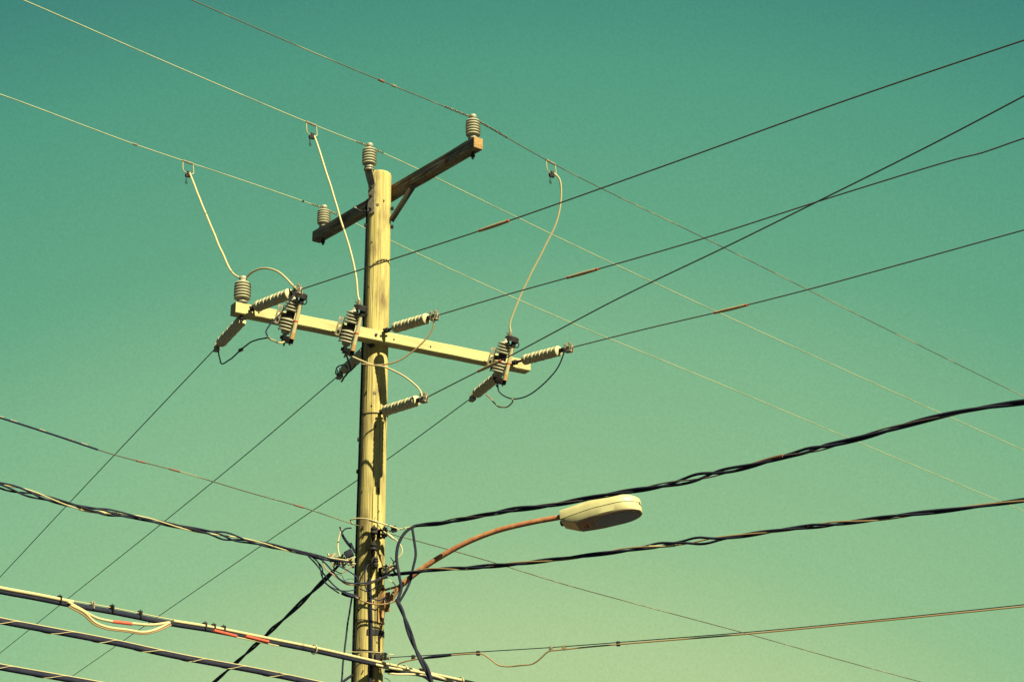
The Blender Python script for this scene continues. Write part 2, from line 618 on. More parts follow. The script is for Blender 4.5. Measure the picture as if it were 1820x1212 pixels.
# ------------------------------------------------------------------ post insulators
def post_profile(h, r, n):
    """ribbed porcelain post: flared base, n sheds, neck and cap"""
    pr = [(r * .62, 0), (r * .64, h * .03), (r * .60, h * .10), (r * .62, h * .15)]
    z0, z1 = h * .17, h * .78
    st = (z1 - z0) / n
    for i in range(n):
        z = z0 + st * i
        k = 1.0 if 0 < i < n - 1 else .96
        pr += [(r * .86 * k, z), (r * .96 * k, z + st * .14), (r * k, z + st * .34), (r * .97 * k, z + st * .52), (r * .87 * k, z + st * .78), (r * .83 * k, z + st * .93)]
    pr += [(r * .60, z1 + h * .015), (r * .42, h * .82), (r * .40, h * .87), (r * .46, h * .90), (r * .47, h * .95), (r * .40, h * .985), (r * .2, h)]
    return pr

def post_insulator(base, h, r, label, n=6, stud=.0):
    o = thing('post_insulator', label, 'insulator', base, 'ribbed post insulators')
    MB().lathe(post_profile(h, r, n), base, ZUP, 32).build('porcelain_body', 'porcelain', o)
    s_ = MB().lathe([(r * .66, -.004), (r * .66, .012), (r * .5, .013)], base, ZUP, 20)
    if stud:
        s_.lathe([(.011, -stud), (.011, -.004)], base, ZUP, 8)
        s_.lathe([(.02, -stud + .02), (.02, -stud + .038)], base, ZUP, 6)
    s_.build('base_stud', 'dark_metal', o)
    return o

ins_r = ub - UAX * .075 - UN * UD / 2 + ZUP * (UH / 2 + .004)
ins_l = ua + UAX * .115 - UN * UD / 2 + ZUP * (UH / 2 + .004)
post_insulator(ins_r, .235, .063, 'ribbed post insulator at the raised right end of the dark upper crossarm', stud=.17)
post_insulator(ins_l, .225, .062, 'ribbed post insulator at the low left end of the dark upper crossarm', stud=.165)
ins_t = at(656, 301, 15.88)
post_insulator(ins_t, .245, .064, 'ribbed post insulator on the bracket at the top of the pole')
ins_a = la + LAX * .07 - LN * .045 + ZUP * (LH / 2 + .004)
post_insulator(ins_a, .24, .070, 'ribbed post insulator on the left end of the pale lower crossarm', stud=.15)

# pole-top bracket
ob = thing('pole_top_bracket', 'flat metal bracket bolted to the pole top, holding the middle insulator', 'bracket', ins_t - ZUP * .42)
dirp = (Vector((ins_t.x, ins_t.y, 0)) - Vector((PX, PY, 0))).normalized()
side = dirp.cross(ZUP)
mbk = MB()
strap = []
for z in (-.40, -.30, -.2, -.13, -.08, -.03, -.008):
    zz = ins_t.z + z
    k = 0 if z < -.12 else min(1, (z + .12) / .08)
    base_ = Vector((PX, PY, 0)) + dirp * (pole_r(zz) + .006)
    tgt = Vector((ins_t.x, ins_t.y, 0))
    p = base_.lerp(tgt - dirp * .0, k)
    strap.append(Vector((p.x, p.y, zz)))
w_ = .036
for i, p in enumerate(strap):
    ww = w_ if i < 4 else w_ * 1.1
    for a_, b_ in ((-1, -1), (1, -1), (1, 1), (-1, 1)):
        mbk.v.append(p + side * a_ * ww + dirp * b_ * .006)
for i in range(len(strap) - 1):
    for k in range(4):
        k2 = (k + 1) % 4
        mbk.f.append((i * 4 + k, i * 4 + k2, (i + 1) * 4 + k2, (i + 1) * 4 + k))
mbk.f += [(3, 2, 1, 0), tuple((len(strap) - 1) * 4 + k for k in range(4))]
mbk.build('strap', 'galvanised', ob)
MB().lathe([(.03, -.02), (.045, -.012), (.045, -.002)], ins_t, ZUP, 16).build('saddle', 'galvanised', ob)
for z in (-.36, -.24, -.16):
    c = Vector((PX, PY, ins_t.z + z)) + dirp * (pole_r(ins_t.z + z) + .012)
    MB().lathe([(.013, 0), (.013, .014), (.007, .015), (.007, .028)], c, dirp, 6).build('bolt', 'dark_metal', ob)

# ------------------------------------------------------------------ upper conductors
def helix(P, r0, rad, pitch, sides=5, step=None, phase=0):
    F = frames(P)
    L = cumlen(P)
    pts = []
    for p, l, (t, n, bn) in zip(P, L, F):
        a = 2 * math.pi * l / pitch + phase
        rr = r0(l / L[-1]) if callable(r0) else r0
        pts.append(p + n * math.cos(a) * rr + bn * math.sin(a) * rr)
    return pts

def resample(P, step):
    L = cumlen(P)
    n = max(2, int(L[-1] / step))
    out, j = [], 0
    for i in range(n + 1):
        s_ = L[-1] * i / n
        while j < len(L) - 2 and L[j + 1] < s_:
            j += 1
        f = (s_ - L[j]) / max(1e-9, L[j + 1] - L[j])
        out.append(P[j].lerp(P[j + 1], min(1, max(0, f))))
    return out

def sub(P, s0, s1, step=.012):
    """piece of a polyline between arc lengths"""
    Q = resample(P, step)
    L = cumlen(Q)
    return [q for q, l in zip(Q, L) if s0 <= l <= s1]

def nearest_s(P, p):
    L = cumlen(P)
    i = min(range(len(P)), key=lambda k: (P[k] - p).length)
    return L[i]

def pixel(p):
    q = p - CAMP
    dep = q.y * math.cos(PITCH) + q.z * math.sin(PITCH)
    return 910 + FPX * q.x / dep, 606 - FPX * (q.z * math.cos(PITCH) - q.y * math.sin(PITCH)) / dep

def s_at_px(P, px):
    """arc length where the wire crosses image column px (used once, to set parts along a wire)"""
    L = cumlen(P)
    i = min(range(len(P)), key=lambda k: abs(pixel(P[k])[0] - px))
    return L[i]

conductors = {}
def conductor(key, neck, az, pts, label, m, rad=.0044, ties=(.0, .0), clamps=()):
    a = Vector(neck)
    left = [on(x, y, a, az) for x, y in pts if x < pixel(a)[0]]
    right = [on(x, y, a, az) for x, y in pts if x >= pixel(a)[0]]
    Pl = extend(spline(left + [a], .12), start=22)
    Pr = extend(spline([a] + right, .12), end=26)
    P = Pl[:-1] + Pr
    o = thing('power_line', label, 'wire', a, 'bare conductors on the upper crossarm')
    MB().tube(P, rad, 7).build('conductor', m, o)
    sa = nearest_s(P, a)
    # helical tie wraps either side of the insulator
    tb = MB()
    for s0, s1 in ((sa - ties[0], sa - .02), (sa + .02, sa + ties[1])):
        Q = sub(P, s0, s1, .006)
        if len(Q) > 3:
            tb.tube(helix(Q, rad + .003, 0, .055), .0032, 5)
            tb.tube(helix(Q, rad + .003, 0, .055, phase=3.1), .0032, 5)
    t_ = [a + Vector((math.cos(q) * .028, math.sin(q) * .028, .004 * math.sin(q * 2))) for q in [k * .35 for k in range(19)]]
    tb.tube(t_, .004, 6)
    tb.build('tie_wire', 'tie_wire', o)
    for px, ln, r_, mm in clamps:
        s0 = s_at_px(P, px)
        Q = sub(P, s0 - ln / 2, s0 + ln / 2, .01)
        if len(Q) > 2:
            MB().tube(Q, r_, 8).build('splice_sleeve', mm, o)
    conductors[key] = P
    return o, P

oU1, PU1 = conductor('U1', ins_r + ZUP * .203, 44.5, [(230, -48), (340, 0), (560, 95), (700, 153), (1000, 300), (1280, 437), (1560, 577), (1820, 705)],
          'highest bare wire, tied to the right insulator of the upper crossarm', 'dull_wire', ties=(.33, .40),
          clamps=((684, .055, .011, 'brown_sleeve'), (700, .05, .010, 'galvanised'), (790, .025, .010, 'dark_metal'), (893, .02, .009, 'dark_metal')))
oU2, PU2 = conductor('U2', ins_t + ZUP * .212, 44.5, [(-80, -50), (40, 0), (300, 113), (530, 211), (745, 302), (1000, 426), (1280, 557), (1560, 684), (1820, 800)],
          'bare wire tied to the middle insulator at the top of the pole', 'bare_wire', ties=(.16, .16),
          clamps=((625, .02, .009, 'dark_metal'), (686, .02, .010, 'dark_metal')))
oU3, PU3 = conductor('U3', ins_l + ZUP * .195, 44.5, [(-110, 133), (0, 168), (240, 257), (420, 317), (800, 478), (1000, 567), (1298, 690), (1560, 800), (1820, 908)],
          'lowest of the three bare wires, tied to the left insulator of the upper crossarm', 'bare_wire', ties=(.15, .16),
          clamps=((239, .045, .010, 'galvanised'), (540, .03, .009, 'dark_metal'), (1298, .02, .014, 'dark_metal')))
# frayed tail of a tie on the right wire
s0 = s_at_px(PU1, 893)
Q = sub(PU1, s0 - .02, s0 + .02)
MB().tube([Q[0], Q[0] + Vector((-.04, 0, .035)), Q[0] + Vector((-.055, 0, .06))], .0018, 5).build('tie_tail', 'dark_wire', oU1)

# ------------------------------------------------------------------ stirrups with hot-line clamps, and the pale risers
def stirrup(P, px, label):
    s_ = s_at_px(P, px)
    Q = sub(P, s_ - .06, s_ + .06, .01)
    c = Q[len(Q) // 2]
    t = (Q[-1] - Q[0]).normalized()
    o = thing('stirrup_clamp', label, 'clamp', c - ZUP * .14, 'stirrups on the bare wires')
    MB().tube(Q, .010, 8).build('crimp_sleeve', 'galvanised', o)
    dn = (-ZUP + t * .12).normalized()
    a, b_ = c - t * .055, c + t * .052
    loop = [a, a + dn * .085, a + dn * .098 + t * .014, b_ + dn * .098 - t * .014, b_ + dn * .085, b_]
    MB().tube(spline(loop, .008), .0038, 6).build('bail', 'cream_wire', o)
    k = c + dn * .098
    cl = MB().box(k + dn * .012, t, dn, t.cross(dn), .036, .05, .028, .005)
    cl.box(k + dn * .03 - t * .02, t, dn, t.cross(dn), .03, .028, .02, .004)
    cl.build('hot_line_clamp', 'dark_metal', o)
    ey = k + dn * .055 - t * .03
    MB().tube([ey, ey + dn * .03], .004, 6).build('screw', 'dark_metal', o)
    er = [ey + dn * .042 + (t * math.cos(q) + dn * math.sin(q)) * .011 for q in [kk * .5236 for kk in range(13)]]
    MB().tube(er, .0035, 5).build('eye', 'dark_metal', o)
    return k + dn * -.012 + t * .008

k1 = stirrup(PU3, 328, 'square wire stirrup on the lowest bare wire, furthest left')
k2 = stirrup(PU2, 544, 'square wire stirrup on the middle bare wire, left of the pole top')
k3 = stirrup(PU1, 987, 'square wire stirrup on the highest bare wire, right of the pole')

# ------------------------------------------------------------------ fuse cutouts on the lower arm
def fused_cutout(px, label, tilt=20, drop=-.012):
    base = larm_pt(px, 0.0, drop)                       # on the arm's front face
    fw = (LN + Vector((.42, .05, 0))).normalized()
    axis = (ZUP * math.cos(R(tilt)) + fw * math.sin(R(tilt))).normalized()
    f = (fw - axis * fw.dot(axis)).normalized()         # local forward
    sd = axis.cross(f)
    if sd.x < 0:
        sd = -sd
    c = base + LN * .125 - axis * .02
    o = thing('fuse_cutout', label, 'fuse cutout', base, 'fuse cutouts on the lower crossarm')
    # porcelain column with sheds above and below a metal band
    h = .35
    pr = [(.016, -h / 2), (.019, -h / 2 + .02)]
    def sheds(z0, n, st):
        for i in range(n):
            z = z0 + i * st
            pr.extend([(.034, z), (.062, z + st * .10), (.067, z + st * .28), (.066, z + st * .48), (.060, z + st * .6), (.036, z + st * .85)])
    pr += [(.034, -h / 2 + .025), (.036, -h / 2 + .045)]
    sheds(-h / 2 + .045, 4, .027)
    pr += [(.030, -.02), (.030, .03)]
    sheds(.034, 4, .026)
    pr += [(.026, .15), (.024, .165), (.020, .17), (.020, h / 2 + .01), (.012, h / 2 + .012)]
    MB().lathe(pr, c, axis, 26).build('porcelain_column', 'cutout_porcelain', o)
    MB().lathe([(.036, -.024), (.037, -.02), (.037, .026), (.036, .03)], c, axis, 20).build('band', 'dark_metal', o)
    # slotted mounting plate towards the arm
    pl = MB()
    pc = c + Vector((-.088, -.012, .01))
    pn = Vector((.35, -.93, 0))
    pn = (pn - axis * pn.dot(axis)).normalized()
    pw = axis.cross(pn).normalized()
    for w in (-.017, .017):
        pl.box(pc + pw * w, pn, pw, axis, .006, .014, .155, .001)
    for z in (-.071, -.024, .024, .071):
        pl.box(pc + axis * z, pn, pw, axis, .0052, .022, .018)
    pl.build('mounting_plate', 'galvanised', o)
    mb2 = MB().box(c - f * .05, f, sd, axis, .075, .03, .03, .003)
    mb2.box(base + LN * .012, LN, LAX, ZUP, .024, .04, .075, .003)
    mb2.build('bracket', 'dark_metal', o)
    # bolt and carriage under the arm
    ub_ = MB()
    p = base - LN * .04 - ZUP * (LH / 2 + .02 + drop)
    ub_.box(p, LAX, LN, ZUP, .035, .03, .055, .004)
    ub_.tube([p - ZUP * .02, p - ZUP * .035 - LAX * .03], .005, 6)
    ub_.build('arm_clamp', 'dark_metal', o)
    # top contact with arc hood
    top = c + axis * (h / 2 + .005)
    hd = MB()
    hc = top + f * .055
    nn = 12
    for lvl, (rr, dz) in enumerate(((.072, -.030), (.070, .008), (.056, .016))):
        for k in range(nn + 1):
            a = math.pi * (k / nn) - math.pi / 2
            hd.v.append(hc + f * math.cos(a) * rr * .9 + sd * math.sin(a) * rr * .8 + axis * dz)
    for lv in range(2):
        for k in range(nn):
            b0 = lv * (nn + 1) + k
            hd.f.append((b0, b0 + 1, b0 + nn + 2, b0 + nn + 1))
    hd.f.append(tuple(2 * (nn + 1) + k for k in range(nn + 1)))
    hd.box(top + f * .03 + axis * .006, f, sd, axis, .075, .045, .012, .003)
    hd.build('arc_hood', 'dark_metal', o)
    tm = MB().box(top + axis * .03 + f * .02, f, sd, axis, .028, .03, .045, .004)
    tm.lathe([(.008, 0), (.008, .045)], top + axis * .035 + f * .01 - sd * .03, sd, 8)
    tm.build('top_terminal', 'galvanised', o)
    # fuse tube, on the street side
    t0 = c + f * .100 - axis * (h / 2 + .006)
    t1 = c + f * .088 + axis * (h / 2 - .06)
    ft = MB().tube([t0, t0.lerp(t1, .5), t1], .0165, 14)
    ft.build('fuse_tube', 'cream_wire', o)
    MB().tube([t0.lerp(t1, .46), t0.lerp(t1, .50)], .0178, 14).build('tube_mark', 'red_cap', o)
    MB().tube([t0 - axis * .004, t0.lerp(t1, .17)], .021, 12).build('lower_ferrule', 'lamp_bracket_paint', o)
    up = MB().tube([t1 - axis * .01, t1 + axis * .045], .021, 12)
    rg = [t1 + axis * .015 + f * .045 + (f * math.cos(q) + axis * math.sin(q)) * .022 for q in [kk * .524 for kk in range(13)]]
    up.tube(rg, .005, 6)
    up.box(t1 + axis * .05, f, sd, axis, .03, .028, .02, .003)
    up.build('pull_ring', 'dark_metal', o)
    # hinge at the bottom
    hb = c - axis * (h / 2 + .012)
    hg = MB()
    for w in (-.024, .024):
        hg.box(hb + f * .055 + sd * w - axis * .01, f, sd, axis, .09, .006, .05, .002)
    hg.box(hb + f * .01, f, sd, axis, .05, .055, .03, .003)
    hg.tube([hb + f * .03 - axis * .02, hb + f * .025 - axis * .065], .007, 6)
    hg.tube([hb + f * .09 - axis * .02, hb + f * .092 - axis * .05], .008, 6)
    hg.build('hinge', 'dark_metal', o)
    MB().box(hb + f * .03 - axis * .005, f, sd, axis, .03, .032, .04, .003).build('lower_terminal', 'lamp_bracket_paint', o)
    return top + axis * .055 + f * .02, hb - axis * .03 + f * .03

ct1, cb1 = fused_cutout(505, 'finned fuse cutout nearest the left end of the pale crossarm')
ct2, cb2 = fused_cutout(612, 'finned fuse cutout on the pale crossarm just left of the pole')
ct3, cb3 = fused_cutout(880, 'finned fuse cutout near the right end of the pale crossarm')

# ------------------------------------------------------------------ strain insulators and their conductors
def strain_insulator(A, B, label, f0=.12, f1=.80, n=9, r=.046, flip=False, group='strain insulators ending the insulated wires'):
    """from anchor A to wire clamp B"""
    d = (B - A).normalized()
    L = (B - A).length
    o = thing('strain_insulator', label, 'insulator', A, group)
    s0, s1 = L * f0, L * f1
    st = (s1 - s0) / n
    pr = [(.012, s0 - .012)]
    for i in range(n):
        z = s0 + i * st
        k = 1 if i % 2 == 0 else .97
        pr += [(r * .80, z), (r * .94 * k, z + st * .05), (r * .985 * k, z + st * .40), (r * k, z + st * .72), (r * .97 * k, z + st * .86), (r * .80, z + st * .95)]
    pr += [(.014, s1 + .004)]
    if flip:
        pr = [(q, s0 + s1 - h_) for q, h_ in reversed(pr)]
    MB().lathe(pr, A, d, 26).build('shed_column', 'polymer', o)
    sv = d.cross(ZUP).normalized()
    up_ = sv.cross(d)
    e0 = MB().tube([A, A + d * s0], .011, 8)
    e0.box(A + d * .02, d, sv, up_, .05, .032, .036, .004)
    e0.lathe([(.008, -.035), (.008, .035)], A + d * .02, sv, 8)
    e0.build('anchor_shackle', 'dark_metal', o)
    e1 = MB().tube([A + d * (s1 - .004), A + d * (L * .93)], .011, 8)
    e1.box(A + d * (s1 + .03), d, sv, up_, .05, .026, .032, .004)
    e1.build('end_fitting', 'dark_metal', o)
    cl = MB()
    cc = A + d * (L - .03)
    cl.box(cc, d, sv, up_, .10, .03, .034, .006)
    cl.box(cc + d * .01 - up_ * .028, d, sv, up_, .07, .04, .018, .004)
    for w in (-.028, .024):
        cl.lathe([(.006, -.03), (.006, .05)], cc + d * w + sv * .012, up_, 6)
        cl.lathe([(.012, .028), (.012, .042)], cc + d * w + sv * .012, up_, 6)
        cl.lathe([(.006, -.03), (.006, .045)], cc + d * w - sv * .012, up_, 6)
    cl.build('wire_clamp', 'galvanised', o)
    return o

AZR, AZL = -45, -64
def strain_set(key, apx, apy, YA, cpx, cpy, az, ilabel, wpts, wlabel, wm, rad, sleeve=None, ext=9, **kw):
    A = at(apx, apy, YA)
    B = on(cpx, cpy, A, az)
    strain_insulator(A, B, ilabel, **kw)
    P = extend(spline([B] + [on(x, y, A, az) for x, y in wpts], .15), end=ext)
    o = thing('power_line', wlabel, 'wire', B, 'insulated wires ending at the pole')
    MB().tube(P, rad, 7).build('conductor', wm, o)
    if sleeve:
        s0, s1 = s_at_px(P, sleeve[0]), s_at_px(P, sleeve[1])
        Q = sub(P, min(s0, s1), max(s0, s1), .01)
        so = MB().tube(Q, lambda f: .008 + .005 * math.sin(math.pi * f) ** .5, 10).build('splice_sleeve', 'orange_sleeve', o)
        for e_ in (Q[:3], Q[-3:]):
            MB().tube(e_, .0105, 10).build('sleeve_end', 'red_cap', so)
    return A, B, P

yf = lambda px, fr=.03: larm_pt(px, fr).y
A1, B1, PR1 = strain_set('R1', 447, 549, yf(447), 533, 515, AZR, 'pale strain insulator at the left end of the lower crossarm, pointing right towards the street',
    [(700, 460), (880, 401), (1200, 288), (1500, 180), (1820, 72), (1900, 46)], 'insulated wire from the left end of the lower crossarm, topmost at the right edge', 'brown_wire', .0050, (857, 910))
A2, B2, PR2 = strain_set('R2', 684, 588, yf(684), 776, 561, AZR, 'pale strain insulator in front of the pole, just above the lower crossarm',
    [(900, 524), (1036, 486), (1250, 424), (1480, 350), (1700, 283), (1745, 272), (1820, 246), (1900, 222)], 'insulated wire from the strain insulator above the crossarm, kinked near the right edge', 'brown_wire', .0050, (1010, 1062), f0=.2, f1=.82)
A3, B3, PR3 = strain_set('R3', 912, 645, yf(912), 1015, 618, AZR, 'pale strain insulator at the right end of the lower crossarm, pointing right',
    [(1150, 584), (1300, 549), (1450, 511), (1600, 470), (1820, 409), (1900, 388)], 'insulated wire from the right end of the lower crossarm, lowest at the right edge', 'brown_wire', .0050, (1277, 1328), f0=.2, f1=.80)
A4, B4, PR4 = strain_set('R4', 678, 732, PY - pole_r(6.7) - .01, 757, 707, -53, 'pale strain insulator fixed to the pole below the lower crossarm',
    [(850, 660), (890, 641), (1100, 530), (1300, 434), (1480, 345), (1660, 255), (1820, 171), (1900, 128)], 'steeply rising insulated wire from the strain insulator on the pole', 'brown_wire', .0050, (850, 890), f0=.10, f1=.80)
yb = lambda px: larm_pt(px, -LD - .01).y
A5, B5, PL1 = strain_set('L1', 437, 562, yb(437), 384, 618, AZL, 'strain insulator slanting down behind the left end of the lower crossarm',
    [(290, 717), (200, 812), (100, 918), (0, 1025), (-90, 1118)], 'thin dark wire running down to the left edge from the crossarm end', 'dark_wire', .0044, ext=20, flip=True, f0=.15, f1=.82)
A6, B6, PL2 = strain_set('L2', 662, 612, yb(662), 602, 667, AZL, 'strain insulator behind the lower crossarm at the pole, mostly hidden',
    [(450, 797), (300, 920), (130, 1056), (0, 1160), (-90, 1230)], 'thin dark wire running down left from behind the pole', 'dark_wire', .0044, ext=20, flip=True, f0=.2, f1=.8)
A7, B7, PL3 = strain_set('L3', 893, 662, yb(893), 838, 707, AZL, 'strain insulator slanting down behind the right end of the lower crossarm',
    [(690, 815), (500, 945), (300, 1082), (130, 1200), (60, 1248)], 'thin dark wire that passes behind the pole from the crossarm right end', 'dark_wire', .0044, ext=20, flip=True, f0=.15, f1=.82)
# pole strap for the lower strain insulator
stp = MB()
z = A4.z
for rr, zz in ((pole_r(z) + .004, z),):
    ring = [Vector((PX + math.cos(q) * rr, PY + math.sin(q) * rr, zz + .004 * math.sin(q))) for q in [k * 2 * math.pi / 40 for k in range(41)]]
    stp.tube(ring, .004, 6)
stp.build('strap_wire', 'dark_metal', pole)
e_ = Vector((PX, PY, z))
d_ = (A4 - e_).normalized()
MB().lathe([(.02, .0), (.02, .02), (.01, .021), (.01, .06)], A4 - d_ * .05, d_, 8).build('eye_bolt', 'dark_metal', pole)

# ------------------------------------------------------------------ pale risers and jumpers
def wire(name, P, rad, m, label, cat='wire', group=None, sides=8, step=.02, parts=()):
    Q = spline(P, step)
    n_ = len(Q) - 1
    sd_ = P[0].x * 3.7 + P[-1].z
    for i_, q in enumerate(Q):
        w_ = min(1, 6 * i_ / n_, 6 * (n_ - i_) / n_) * (.0025 if rad > .008 else .005)
        Q[i_] = q + Vector((noise.noise(Vector((i_ * step * 7, sd_, 1))), noise.noise(Vector((i_ * step * 7, sd_, 5))), noise.noise(Vector((i_ * step * 7, sd_, 9))))) * w_
    o = MB().tube(Q, rad, sides).build(name, m, None, loc=P[0])
    return tag(o, label, cat, group)

ins_top = ins_a + ZUP * .218
def path_to(start, px, end):
    Y0, Y1 = start.y, end.y
    mid = pixpath([pixel(start)] + list(px) + [pixel(end)], Y0, Y1)
    return [start] + mid[1:-1] + [end]
wire('riser_wire', path_to(k1, [(345, 328), (372, 395), (398, 456), (414, 486)], ins_top + LAX * -.02), .0085, 'cream_wire', 'pale riser wire, nearly straight, from the leftmost stirrup to the crossarm insulator', group='pale riser wires')
wire('riser_wire', path_to(k2, [(560, 246), (575, 292), (592, 345), (606, 392), (621, 440), (633, 492), (637, 530)], ct2), .0085, 'cream_wire', 'pale riser wire from the middle stirrup down to the cutout beside the pole', group='pale riser wires')
wire('riser_wire', path_to(k3, [(994, 318), (997, 350), (990, 392), (970, 436), (942, 490), (920, 538), (906, 578)], ct3), .0085, 'cream_wire', 'pale S-curved riser wire from the right stirrup down to the right cutout', group='pale riser wires')
wire('jumper_wire', path_to(ins_top + LAX * .02, [(444, 487), (456, 480), (474, 477), (492, 482), (508, 494), (520, 507)], B1 + Vector((-.02, 0, .0))), .0085, 'cream_wire', 'pale arched jumper over the left end of the lower crossarm', group='jumper wires')
wire('jumper_wire', path_to(B1 + Vector((-.03, 0, -.01)), [(517, 533), (503, 553), (480, 577), (473, 590)], at(476, 598, B1.y - .02)), .006, 'dark_wire', 'dark jumper hanging left of the left cutout, from the strain clamp', group='jumper wires')
wire('jumper_wire', path_to(at(476, 598, B1.y - .02), [(483, 604), (496, 609)], cb1), .008, 'cream_wire', 'short pale jumper end entering the bottom of the left cutout', group='jumper wires')
wire('jumper_wire', path_to(B5 + Vector((.02, 0, -.02)), [(390, 636), (394, 646), (410, 638), (428, 622), (448, 607), (466, 602)], at(477, 600, B1.y - .02)), .006, 'dark_wire', 'dark jumper bent sharply under the left end of the crossarm', group='jumper wires')
cbp = MB().box(at(428, 622, (B5.y + B1.y) / 2), (1, 0, .5), (0, 1, 0), (-.5, 0, 1), .04, .03, .022, .004).build('tap_clamp', 'galvanised', None, loc=at(428, 622, (B5.y + B1.y) / 2))
tag(cbp, 'small tap clamp on the bent dark jumper under the crossarm end', 'clamp')
wire('jumper_wire', path_to(B2 + Vector((-.03, 0, -.02)), [(771, 578), (764, 594), (742, 618), (718, 635), (694, 646), (668, 649)], at(643, 647, cb2.y - .05)), .0062, 'tan_wire', 'tan jumper sweeping under the crossarm in front of the pole', group='jumper wires')
wire('jumper_wire', path_to(cb2, [(645, 642), (660, 648), (684, 652), (706, 662), (728, 676), (742, 688), (748, 697)], B4 + Vector((-.03, 0, .01))), .0075, 'cream_wire', 'pale jumper from the middle cutout down to the strain insulator on the pole', group='jumper wires')
wire('jumper_wire', path_to(B3 + Vector((-.05, 0, -.01)), [(996, 645), (980, 668), (955, 692), (930, 706), (910, 709), (895, 703), (886, 694)], cb3), .006, 'dark_wire', 'dark jumper sagging from the rightmost strain clamp to the right cutout', group='jumper wires')
wire('jumper_wire', path_to(B7 + Vector((.13, 0, .03)), [(872, 708), (880, 718), (892, 724), (903, 722), (911, 714)], at(911, 709, (cb3.y + B3.y) / 2)), .006, 'tan_wire', 'small jumper loop hanging below the right cutout', group='jumper wires')
wire('jumper_wire', path_to(B6 + Vector((.0, 0, .0)), [(597, 664), (598, 654), (608, 648), (616, 652), (622, 660)], at(632, 648, cb2.y)), .006, 'dark_wire', 'small dark jumper loop left of the pole below the middle cutout', group='jumper wires')
wire('jumper_wire', path_to(cb2, [(623, 655), (617, 664), (611, 672)], at(607, 678, B6.y)), .008, 'dark_wire', 'short dark jumper dropping from the middle cutout beside the pole', group='jumper wires')

# ------------------------------------------------------------------ twisted cables
def twisted(label, P, nst, rad, amp, pitch, group, bare=0, name='twisted_cable', loose=(), sleeves=(), bare_m='bare_wire', loc=None, barerad=.0055):
    o = thing(name, label, 'cable', loc if loc is not None else P[0], group)
    Q = resample(P, .035)
    F = frames(Q)
    L = cumlen(Q)
    tot = nst + bare
    offs = []
    for k in range(tot):
        pts = []
        for p, l, (t, n, bn) in zip(Q, L, F):
            a = 2 * math.pi * l / pitch + 2 * math.pi * k / tot + 1.5 * noise.noise(Vector((l * .8, 7.7, rad * 100))) + .5 * noise.noise(Vector((l * 1.3, k * 3.1, 0)))
            am = amp * (1 + .55 * noise.noise(Vector((l * 1.5, k * 5.3, 4))))
            for c_, w_, g_ in loose:
                am += g_ * math.exp(-((l - c_) / w_) ** 2) * (1 if k < nst else .15)
            if l < .25:
                am *= .4 + .6 * l / .25
            pts.append(p + n * math.cos(a) * am + bn * math.sin(a) * am)
        if k < nst:
            MB().tube(pts, rad, 8).build('strand', 'black_cable', o)
        else:
            MB().tube(pts, barerad, 7).build('messenger', bare_m, o)
        offs.append(pts)
    for k, s0, s1, r_, m_ in sleeves:
        sp = [p for p, l in zip(offs[k], L) if s0 <= l <= s1]
        if len(sp) > 2:
            MB().tube(resample(sp, .02), r_, 8).build('splice_sleeve', m_, o)
    return o

# right, upper
a = at(736, 935, 15.82)
P = extend(spline([a] + [on(x, y, a, -40) for x, y in [(780, 929), (840, 919), (920, 905), (1000, 894), (1100, 876), (1200, 858), (1300, 836), (1400, 810), (1500, 786), (1600, 757), (1720, 730), (1820, 714), (1900, 700)]], .1), end=8)
sA, sB, sC = s_at_px(P, 1250), s_at_px(P, 1330), s_at_px(P, 1440)
twisted('thick black twisted cable passing just above the street lamp head', P, 2, .011, .0108, 1.0, 'twisted cables at the pole', bare=1, bare_m='brown_wire',
        loose=((sA, .22, .018), (sC, .14, .014)), sleeves=((2, sB, s_at_px(P, 1390), .013, 'brown_sleeve'), (0, s_at_px(P, 1398), s_at_px(P, 1408), .016, 'cream_wire')))
PT1 = P
# right, lower
a2 = at(692, 1022, 15.84)
P = extend(spline([a2] + [on(x, y, a2, -33) for x, y in [(760, 1013), (850, 1008), (920, 1001), (1000, 993), (1100, 979), (1200, 966), (1320, 951), (1440, 935), (1560, 922), (1700, 904), (1820, 889), (1900, 880)]], .1), end=8)
sA = s_at_px(P, 1240)
twisted('thinner black twisted cable running right below the street lamp head', P, 2, .0092, .0095, .9, 'twisted cables at the pole', bare=1, bare_m='tan_wire',
        loose=((sA, .12, .018), (s_at_px(P, 1170), .1, .008), (s_at_px(P, 1460), .15, .007)), sleeves=((2, s_at_px(P, 1150), s_at_px(P, 1202), .010, 'cream_wire'),))
PT2 = P
# left
a3 = at(628, 998, 15.95)
P = extend(spline([a3] + [on(x, y, a3, 45) for x, y in [(575, 992), (520, 978), (450, 963), (380, 948), (310, 934), (240, 918), (160, 906), (100, 890), (40, 872), (0, 862), (-80, 842)]], .1), end=9)
twisted('dark twisted cable with bare pale strand running left from the pole', P, 3, .0072, .0115, .95, 'twisted cables at the pole', bare=1, bare_m='cream_wire',
        loose=((s_at_px(P, 400), .14, .018), (s_at_px(P, 40), .2, .016), (s_at_px(P, 180), .12, .01)), sleeves=((3, s_at_px(P, 215), s_at_px(P, 140), .011, 'cream_wire'),))
PT3 = P
# service drop away to lower left
a4 = at(612, 992, 16.02)
P = extend(spline([a4] + [on(x, y, a4, -70) for x, y in [(585, 1022), (560, 1046), (520, 1085), (480, 1122), (430, 1168), (380, 1212), (330, 1255)]], .1), end=12)
twisted('black twisted service cable dropping steeply to the lower left', P, 2, .0105, .0105, 1.7, 'twisted cables at the pole')
